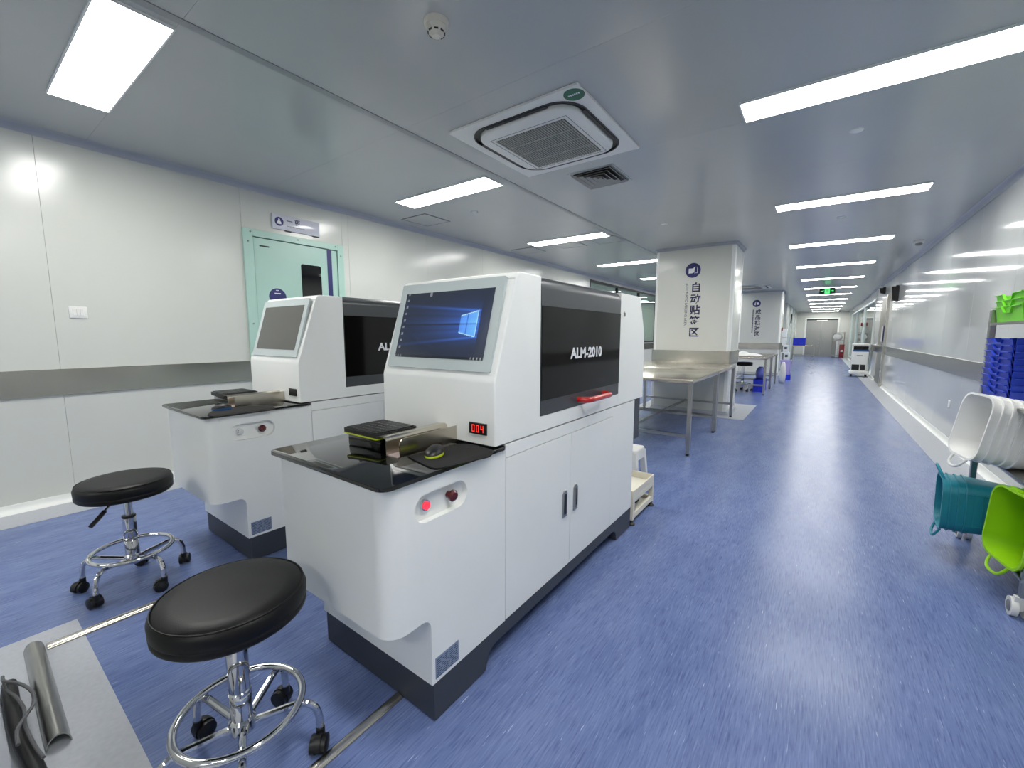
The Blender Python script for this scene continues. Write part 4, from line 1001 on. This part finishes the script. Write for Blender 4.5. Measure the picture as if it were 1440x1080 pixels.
for sx in (-1, 1): sbox('apron', WHITEP, ps, px+sx*0.143-0.006, px+sx*0.143+0.006, py-0.10, py+0.10, 0.16, 0.228)
for sy in (-1, 1): sbox('apron', WHITEP, ps, px-0.12, px+0.12, py+sy*0.113-0.006, py+sy*0.113+0.006, 0.16, 0.228)

# ------------------------------------------------------------------ storage trolley with trays and baskets on the right
tx0, tx1, ty0, ty1 = 0.79, 1.235, 2.72, 3.66
tr = thing('storage_trolley', 'grey steel four-shelf storage trolley holding plastic trays and baskets', 'trolley', (1.03, 3.14, 0))
for xx in (tx0+0.015, tx1-0.015):
    for yy in (ty0+0.015, ty1-0.015):
        bm = BM(); box(bm, xx-0.014, xx+0.014, yy-0.014, yy+0.014, 0.10, 1.40, bev=0.003, seg=1); obj('post', bm, STEELF, tr)
        bm = BM(); prism(bm, [(yy-0.012, 0.10), (yy+0.016, 0.10), (yy+0.034, 0.05), (yy+0.028, 0.035), (yy+0.012, 0.03)], 'x', xx-0.024, xx+0.024); cs = obj('caster', bm, WHITEP, tr)
        for sg in (-1, 1):
            bm = BM(); cyl(bm, (xx+sg*0.010, yy+0.022, 0.042), (xx+sg*0.032, yy+0.022, 0.042), 0.042, 26); wh = obj('wheel', bm, WHITEP, cs)
            bm = BM(); cyl(bm, (xx+sg*0.0322, yy+0.022, 0.042), (xx+sg*0.036, yy+0.022, 0.042), 0.026, 22, 0.020); obj('wheel_hub', bm, GREYP, cs)
SH = (0.187, 0.590, 0.905, 1.325)
for z in SH:
    sf = sbox('shelf', STEELF, tr, tx0, tx1, ty0, ty1, z-0.004, z)
    for a in ((tx0-0.002, tx0+0.012, ty0, ty1), (tx1-0.012, tx1+0.002, ty0, ty1)): sbox('shelf_edge', STEELF, sf, *a, z-0.015, z-0.004)

def tray_proto(name, label, m, group, W, L, h):
    """stacking parts tray: flared walls, a dip in each long side"""
    bm = BM()
    def wall(p, q, nrm, notch):
        # thin wall from p to q, top edge dipped in the middle
        p, q, nrm = Vector(p), Vector(q), Vector(nrm); T = [0, 0.30, 0.38, 0.62, 0.70, 1] if notch else [0, 1]
        top = [h, h, h*0.62, h*0.62, h, h] if notch else [h, h]
        O = []; I = []
        for k, tt in enumerate(T):
            b0 = p.lerp(q, tt); fl = nrm*(0.012*top[k]/h)
            O.append((bm.verts.new(b0), bm.verts.new(b0+fl+Vector((0, 0, top[k]))), bm.verts.new(b0+fl+nrm*0.010+Vector((0, 0, top[k]-0.001))), bm.verts.new(b0+fl+nrm*0.010+Vector((0, 0, top[k]-0.006))), bm.verts.new(b0+fl+nrm*0.002+Vector((0, 0, top[k]-0.006))), bm.verts.new(b0+nrm*0.002)))
        for A, B in zip(O, O[1:]):
            for i in range(6): bm.faces.new((A[i], A[(i+1) % 6], B[(i+1) % 6], B[i]))
        bm.faces.new(O[0]); bm.faces.new(O[-1])
    wall((-W/2, -L/2, 0), (-W/2, L/2, 0), (-1, 0, 0), True); wall((W/2, L/2, 0), (W/2, -L/2, 0), (1, 0, 0), True)
    wall((W/2, -L/2, 0), (-W/2, -L/2, 0), (0, -1, 0), False); wall((-W/2, L/2, 0), (W/2, L/2, 0), (0, 1, 0), False)
    box(bm, -W/2, W/2, -L/2, L/2, 0, 0.003)
    bmesh.ops.recalc_face_normals(bm, faces=bm.faces)
    return bm
TW, TL, TH = 0.30, 0.40, 0.060
bm = tray_proto('t', '', BLUEP, '', TW, TL, TH); b0 = tag(obj('stacking_tray', bm, BLUEP, None, 30), 'blue plastic tray in the tall stack on the trolley shelf', 'tray', 'stacked blue trays on the trolley')
PB = (tx0+TW/2+0.012, 3.425)
b0.location = (*PB, SH[2]+0.001)
for k in range(1, 9):
    c = b0.copy(); COL.objects.link(c); c['label'] = 'blue plastic tray in the middle of the tall stack on the trolley'; c.location = (PB[0]+random.uniform(-0.002, 0.002), PB[1]+random.uniform(-0.003, 0.003), SH[2]+0.001+k*0.034)
    if k == 8: c['label'] = 'topmost blue plastic tray of the tall stack on the trolley shelf'
b0['label'] = 'bottom blue plastic tray of the tall stack, resting on the trolley shelf'
bm = tray_proto('t', '', GREENP, '', TW, TL, 0.085); g0 = tag(obj('stacking_tray', bm, GREENP, None, 30), 'bright green plastic tray lying directly on the top trolley shelf', 'tray', 'stacked green trays on the trolley')
g0.location = (PB[0]+0.015, 3.42, SH[3]+0.001)
for k in (1, 2):
    c = g0.copy(); COL.objects.link(c); c['label'] = ['', 'bright green plastic tray in the middle of the stack of three', 'topmost bright green plastic tray on the top trolley shelf'][k]; c.location = (PB[0]+0.015, 3.42+0.004*k, SH[3]+0.001+k*0.034)

def basket_mesh(W, L, D, ribs=True):
    """flexible tub: open rounded rectangle, local +Z towards the opening"""
    bm = BM(); th = 0.004; lv = [(0.0, 0.80, 0.03), (0.02, 0.84, 0.05), (0.35, 0.90, 0.06), (0.75, 0.96, 0.065), (1.0, 1.0, 0.07)]
    O = []; I = []
    for s, k, r in lv:
        O.append([bm.verts.new((*p, D*s)) for p in rrect(-W/2*k, W/2*k, -L/2*k, L/2*k, r, 5)])
    rim = [bm.verts.new((*p, D)) for p in rrect(-W/2-0.006, W/2+0.006, -L/2-0.006, L/2+0.006, 0.075, 5)]
    rim2 = [bm.verts.new((*p, D+0.006)) for p in rrect(-W/2-0.006, W/2+0.006, -L/2-0.006, L/2+0.006, 0.075, 5)]
    for s, k, r in reversed(lv):
        I.append([bm.verts.new((*p, max(D*s, th)+(0.006 if s == 1 else 0))) for p in rrect(-W/2*k+th, W/2*k-th, -L/2*k+th, L/2*k-th, r, 5)])
    seq = O+[rim, rim2]+I; n = len(O[0])
    for A, B in zip(seq, seq[1:]):
        for i in range(n): bm.faces.new((A[i], A[(i+1) % n], B[(i+1) % n], B[i]))
    bm.faces.new(O[0]); bm.faces.new(I[-1]); bmesh.ops.recalc_face_normals(bm, faces=bm.faces)
    return bm
def place(o, loc, zdir, roll):
    z = Vector(zdir).normalized(); x = Vector((0, 0, 1)).cross(z).normalized(); y = z.cross(x)
    M = Matrix((x, y, z)).transposed() @ Matrix.Rotation(roll, 3, 'Z')
    o.matrix_world = Matrix.Translation(loc) @ M.to_4x4()
def basket_set(label, first, group, m, W, L, D, start, axis, roll, n, gap, ends=(-1, 1)):
    """n tubs nested into each other and lying on their side; axis points out of the openings"""
    t0 = None
    ax = Vector(axis).normalized()
    for k in range(n):
        if t0 is None:
            t = thing('flexible_basket', first, 'basket', (0, 0, 0), group); ORG[t.name] = Vector((0, 0, 0))
            obj('body', basket_mesh(W, L, D), m, t, 40)
            for s in ends:
                bm = BM(); tube(bm, spline([(-0.07, s*(L/2), D-0.004), (-0.06, s*(L/2+0.035), D+0.012), (-0.03, s*(L/2+0.058), D+0.02), (0.03, s*(L/2+0.058), D+0.02), (0.06, s*(L/2+0.035), D+0.012), (0.07, s*(L/2), D-0.004)], 4), 0.0065, 8); obj('loop_handle', bm, m, t)
            for s in (-1, 1):
                bm = BM(); xw = W/2*0.945
                for (a, b_, c, d) in ((-0.09, 0.09, 0.30, 0.32), (-0.09, 0.09, 0.72, 0.74), (-0.09, -0.082, 0.30, 0.74), (0.082, 0.09, 0.30, 0.74)):
                    k0, k1 = 0.90+(c-0.35)*0.15, 0.90+(d-0.35)*0.15
                    P_ = [(s*(W/2*(0.895+(c-0.35)*0.15)), a, D*c), (s*(W/2*(0.895+(c-0.35)*0.15)), b_, D*c), (s*(W/2*(0.895+(d-0.35)*0.15)), b_, D*d), (s*(W/2*(0.895+(d-0.35)*0.15)), a, D*d)]
                    v0 = [bm.verts.new(p) for p in P_]; v1 = [bm.verts.new((p[0]+s*0.006, p[1], p[2])) for p in P_]
                    bm.faces.new(v0); bm.faces.new(v1)
                    for i in range(4): bm.faces.new((v0[i], v0[(i+1) % 4], v1[(i+1) % 4], v1[i]))
                bmesh.ops.recalc_face_normals(bm, faces=bm.faces); obj('molded_frame', bm, m, t)
            bm = BM(); ring(bm, rrect(-0.022, 0.022, 0.0, 0.115, 0.02, 4), rrect(-0.015, 0.015, 0.007, 0.108, 0.013, 4), 0.0035, 0.0085); obj('molded_grip', bm, m, t)
            t0 = t
        else:
            t = dup(t0, (0, 0, 0), 0, label)
            for ch in [c for c in t.children if c.name.startswith('loop_handle')]: bpy.data.objects.remove(ch)
        place(t, Vector(start)-ax*gap*k, ax, roll)
# start = centre of the front tub's floor
basket_set('white flexible basket lying on its side in the nest on the middle trolley shelf', 'outermost white flexible basket with a loop handle on the middle trolley shelf', 'nested white baskets', WHITEB, 0.30, 0.33, 0.22, (0.885, 3.20, 0.748), (-1, -0.16, 0.16), 0.0, 5, 0.035, (-1,))
basket_set('teal flexible basket lying on its side in the nest on the lowest trolley shelf', 'outermost teal flexible basket with loop handles on the lowest trolley shelf', 'nested teal baskets', TEALB, 0.25, 0.29, 0.22, (0.84, 3.32, 0.315), (-1, 0.06, -0.02), 0.0, 4, 0.03)
basket_set('lime green flexible basket lying on its side in the nest on the lowest trolley shelf', 'outermost lime green flexible basket with a loop handle on the lowest shelf', 'nested lime baskets', LIMEB, 0.30, 0.335, 0.24, (1.0, 2.905, 0.357), (-1, -0.18, 0.06), 0.0, 3, 0.04, (-1,))

# ------------------------------------------------------------------ corridor end
dv = thing('air_sterilizer', 'white wheeled air sterilizer with black vents and a blue band by the right wall', 'appliance', (1.02, 16.85, 0))
dx0, dx1, dy0, dy1 = 0.82, 1.235, 16.65, 17.05
bm = BM(); box(bm, dx0+0.01, dx1-0.01, dy0+0.01, dy1, 0.07, 0.96, bev=0.02, seg=3); obj('body', bm, WHITEP, dv)
bm = BM(); box(bm, dx0, dx1, dy0-0.005, dy1+0.01, 0.94, 1.01, bev=0.03, seg=4); obj('top_cap', bm, WHITEP, dv)
bm = BM(); box(bm, dx0-0.02, dx1+0.02, dy0-0.01, dy1+0.01, 0.07, 0.17, bev=0.02, seg=3); obj('base', bm, WHITEP, dv)
sbox('display', BLACKG, dv, dx0+0.03, dx1-0.03, dy0+0.0, dy0+0.012, 0.82, 0.93)
sbox('blue_band', BLUET, dv, dx0+0.015, dx1-0.015, dy0+0.002, dy0+0.012, 0.765, 0.82)
sbox('label_strip', INK, dv, dx0+0.12, dx1-0.15, dy0+0.006, dy0+0.011, 0.635, 0.655)
for a, b_ in ((dx0+0.02, dx0+0.20), (dx0+0.225, dx1-0.07)):
    v = sbox('vent', BLACKP, dv, a, b_, dy0+0.002, dy0+0.012, 0.20, 0.37)
    for k in range(4): sbox('vent_bar', FRAMEK, v, a, b_, dy0-0.002, dy0+0.002, 0.225+k*0.038, 0.233+k*0.038)
for xx in (dx0+0.03, dx1-0.03):
    for yy in (dy0+0.03, dy1-0.03):
        bm = BM(); cyl(bm, (xx-0.015, yy, 0.035), (xx+0.015, yy, 0.035), 0.035, 18); obj('caster', bm, BLACKP, dv)
bm = BM(); tube(bm, spline([(0.72, 16.45, 0.006), (0.80, 16.58, 0.006), (0.95, 16.50, 0.006), (1.10, 16.56, 0.006), (1.22, 16.50, 0.006), (1.24, 16.75, 0.006)], 6), 0.006, 6)
tag(obj('power_cord', bm, BLACKP), 'black power cord on the floor in front of the air sterilizer', 'cord')

def speaker(label, y, z0, z1, w_):
    t = thing('wall_speaker', label, 'speaker', (XR, y, z0)); bm = BM(); prism(bm, [(XR, z0), (XR-0.10, z0+0.03), (XR-0.13, z1), (XR, z1)], 'y', y-w_/2, y+w_/2); obj('cabinet', bm, BLACKP, t)
    sbox('bracket', FRAMEK, t, XR-0.05, XR, y-0.02, y+0.02, z1, z1+0.03)
speaker('black wall speaker just before the taupe door', 12.45, 1.99, 2.31, 0.22); speaker('small black wall box above the taupe door', 14.95, 2.34, 2.50, 0.16)
nt_ = thing('notice_card', 'white and navy notice card on the steel door jamb', 'notice', (XR-0.07, 13.75, 1.15))
sbox('card', WHITEP, nt_, XR-0.10, XR-0.0555, 13.72, 13.74, 1.10, 1.48); sbox('print_panel', NAVYD, nt_, XR-0.0555-0.02, XR-0.0556, 13.675, 13.72, 1.10, 1.48)
so = thing('wall_socket', 'small white socket low on the right wall', 'socket', (XR, 6.9, 0.45))
bm = BM(); box(bm, XR-0.008, XR-0.0003, 7.02, 7.11, 0.40, 0.49, bev=0.003); pl = obj('plate', bm, WHITEP, so); sbox('face', WHITEI, pl, XR-0.010, XR-0.008, 7.04, 7.09, 0.42, 0.47)

steel_table('far steel table holding the blue crate at the corridor end', -1.20, -0.20, 27.2, 27.9, 0.72)
crate('storage_crate', 'bright blue plastic crate on the far steel table', -1.18, -0.62, 27.25, 27.8, 0.721, 0.40, BLUEC)
# stacked white cartons beyond the second column
lv = [(0.30, -1.13, 0.0), (0.30, -1.10, 0.305), (0.28, -1.14, 0.61)]
for k, (h, x, z) in enumerate(lv):
    t = thing('carton', ['white carton at the bottom of the stack beyond the second column', 'white carton in the middle of the stack beyond the second column', 'white carton on top of the stack beyond the second column'][k], 'box', (x, 19.0, z+0.001), 'stacked white cartons')
    bm = BM(); box(bm, x-0.20, x+0.20, 18.85, 19.35, z+0.001, z+h, bev=0.004, seg=1); obj('body', bm, CARTON, t)
    sbox('tape', GREYP, t, x-0.03, x+0.03, 18.8495, 18.852, z+0.02, z+h-0.01); sbox('printed_label', INK, t, x+0.07, x+0.16, 18.8492, 18.852, z+h*0.45, z+h*0.75)
rollt = thing('foam_column', 'tall white foam sheet standing on top of the white cartons', 'foam sheet', (-1.14, 19.1, 0.892))
bm = BM(); box(bm, -1.26, -1.03, 18.95, 19.25, 0.892, 1.50, bev=0.01); obj('sheet', bm, CARTON, rollt); sbox('strap', GREYP, rollt, -1.261, -1.029, 18.949, 19.251, 1.15, 1.17)
al = thing('alarm_call_point', 'small red alarm box on the second signed column', 'alarm', (-1.02, 16.0, 1.45))
bm = BM(); box(bm, -1.0299, -0.99, 16.1, 16.2, 1.40, 1.50, bev=0.004); obj('box', bm, REDX, al); sbox('button', WHITEP, al, -0.99, -0.984, 16.13, 16.17, 1.43, 1.47)
al2 = thing('alarm_call_point', 'small red alarm box on the right glazing post', 'alarm', (XR, 21.2, 1.6))
bm = BM(); box(bm, XR-0.075, XR-0.0205, 21.14, 21.26, 1.62, 1.74, bev=0.004); obj('box', bm, REDX, al2); sbox('button', WHITEP, al2, XR-0.082, XR-0.075, 21.18, 21.22, 1.66, 1.70)
wsn = thing('wall_display', 'narrow black display hanging on the far left wall', 'display', (-1.25, 25.2, 1.9))
bm = BM(); box(bm, -1.249, -1.20, 25.1, 25.35, 1.85, 2.30, bev=0.004); obj('case', bm, BLACKP, wsn); sbox('screen', BLACKG, wsn, -1.20, -1.198, 25.12, 25.33, 1.88, 2.27)
# far rack with bagged goods and a fire extinguisher cabinet
rk = thing('wire_rack', 'chrome wire rack with white bags at the corridor end', 'rack', (0.85, 30.4, 0))
for xx in (0.58, 1.10):
    for yy in (30.2, 30.65):
        bm = BM(); cyl(bm, (xx, yy, 0), (xx, yy, 1.45), 0.014, 10); obj('post', bm, STEELF, rk)
for z in (0.12, 0.95, 1.40): sbox('shelf', STEELF, rk, 0.57, 1.11, 30.19, 30.66, z, z+0.025 if z != 0.95 else z+0.06)
pouch('plastic_bag', 'bundled white bag on the wire rack at the corridor end', 0.80, 30.42, 1.011, 0.42, 0.40, 0.37, BAG, 'bag')
fe = thing('fire_extinguisher', 'dark red fire extinguisher box beside the wire rack', 'extinguisher', (1.0, 30.02, 0))
bm = BM(); box(bm, 0.90, 1.12, 29.92, 30.12, 0.02, 0.72, bev=0.01); obj('cabinet', bm, REDX, fe); sbox('lid', REDX, fe, 0.89, 1.13, 29.91, 30.13, 0.72, 0.75); sbox('print_panel', WHITEI, fe, 0.96, 1.06, 29.918, 29.921, 0.35, 0.45)
for xx in (0.93, 1.09): sbox('foot', BLACKP, fe, xx-0.02, xx+0.02, 29.94, 30.10, 0.0, 0.02)

# ------------------------------------------------------------------ the room behind the left glazing
def bench(label, x0, x1, y0, y1):
    t = thing('lab_bench', label, 'bench', ((x0+x1)/2, (y0+y1)/2, 0)); sbox('top', MWHITE, t, x0, x1, y0, y1, 0.78, 0.82)
    for xx in (x0+0.03, x1-0.03):
        for yy in (y0+0.03, y1-0.03): sbox('leg', GREYP, t, xx-0.02, xx+0.02, yy-0.02, yy+0.02, 0, 0.78)
    sbox('shelf', GREYP, t, x0+0.02, x1-0.02, y0+0.02, y1-0.02, 0.25, 0.27)
bench('white lab bench seen through the left glazing', -6.1, -5.4, 12.2, 15.6)
def desk_monitor(label, x, y, z):
    t = thing('monitor', label, 'monitor', (x, y, z), 'monitors behind the left glazing'); bm = BM(); box(bm, x-0.26, x+0.26, y-0.02, y+0.02, z+0.12, z+0.46, bev=0.006); obj('case', bm, WHITEP, t); sbox('screen', SOFF, t, x-0.23, x+0.23, y-0.023, y-0.02, z+0.15, z+0.43); sbox('stand', GREYP, t, x-0.03, x+0.03, y-0.02, y+0.02, z+0.015, z+0.12); sbox('base', GREYP, t, x-0.12, x+0.12, y-0.08, y+0.08, z, z+0.015)
desk_monitor('white monitor standing on the bench behind the left glazing', -5.72, 13.4, 0.821)
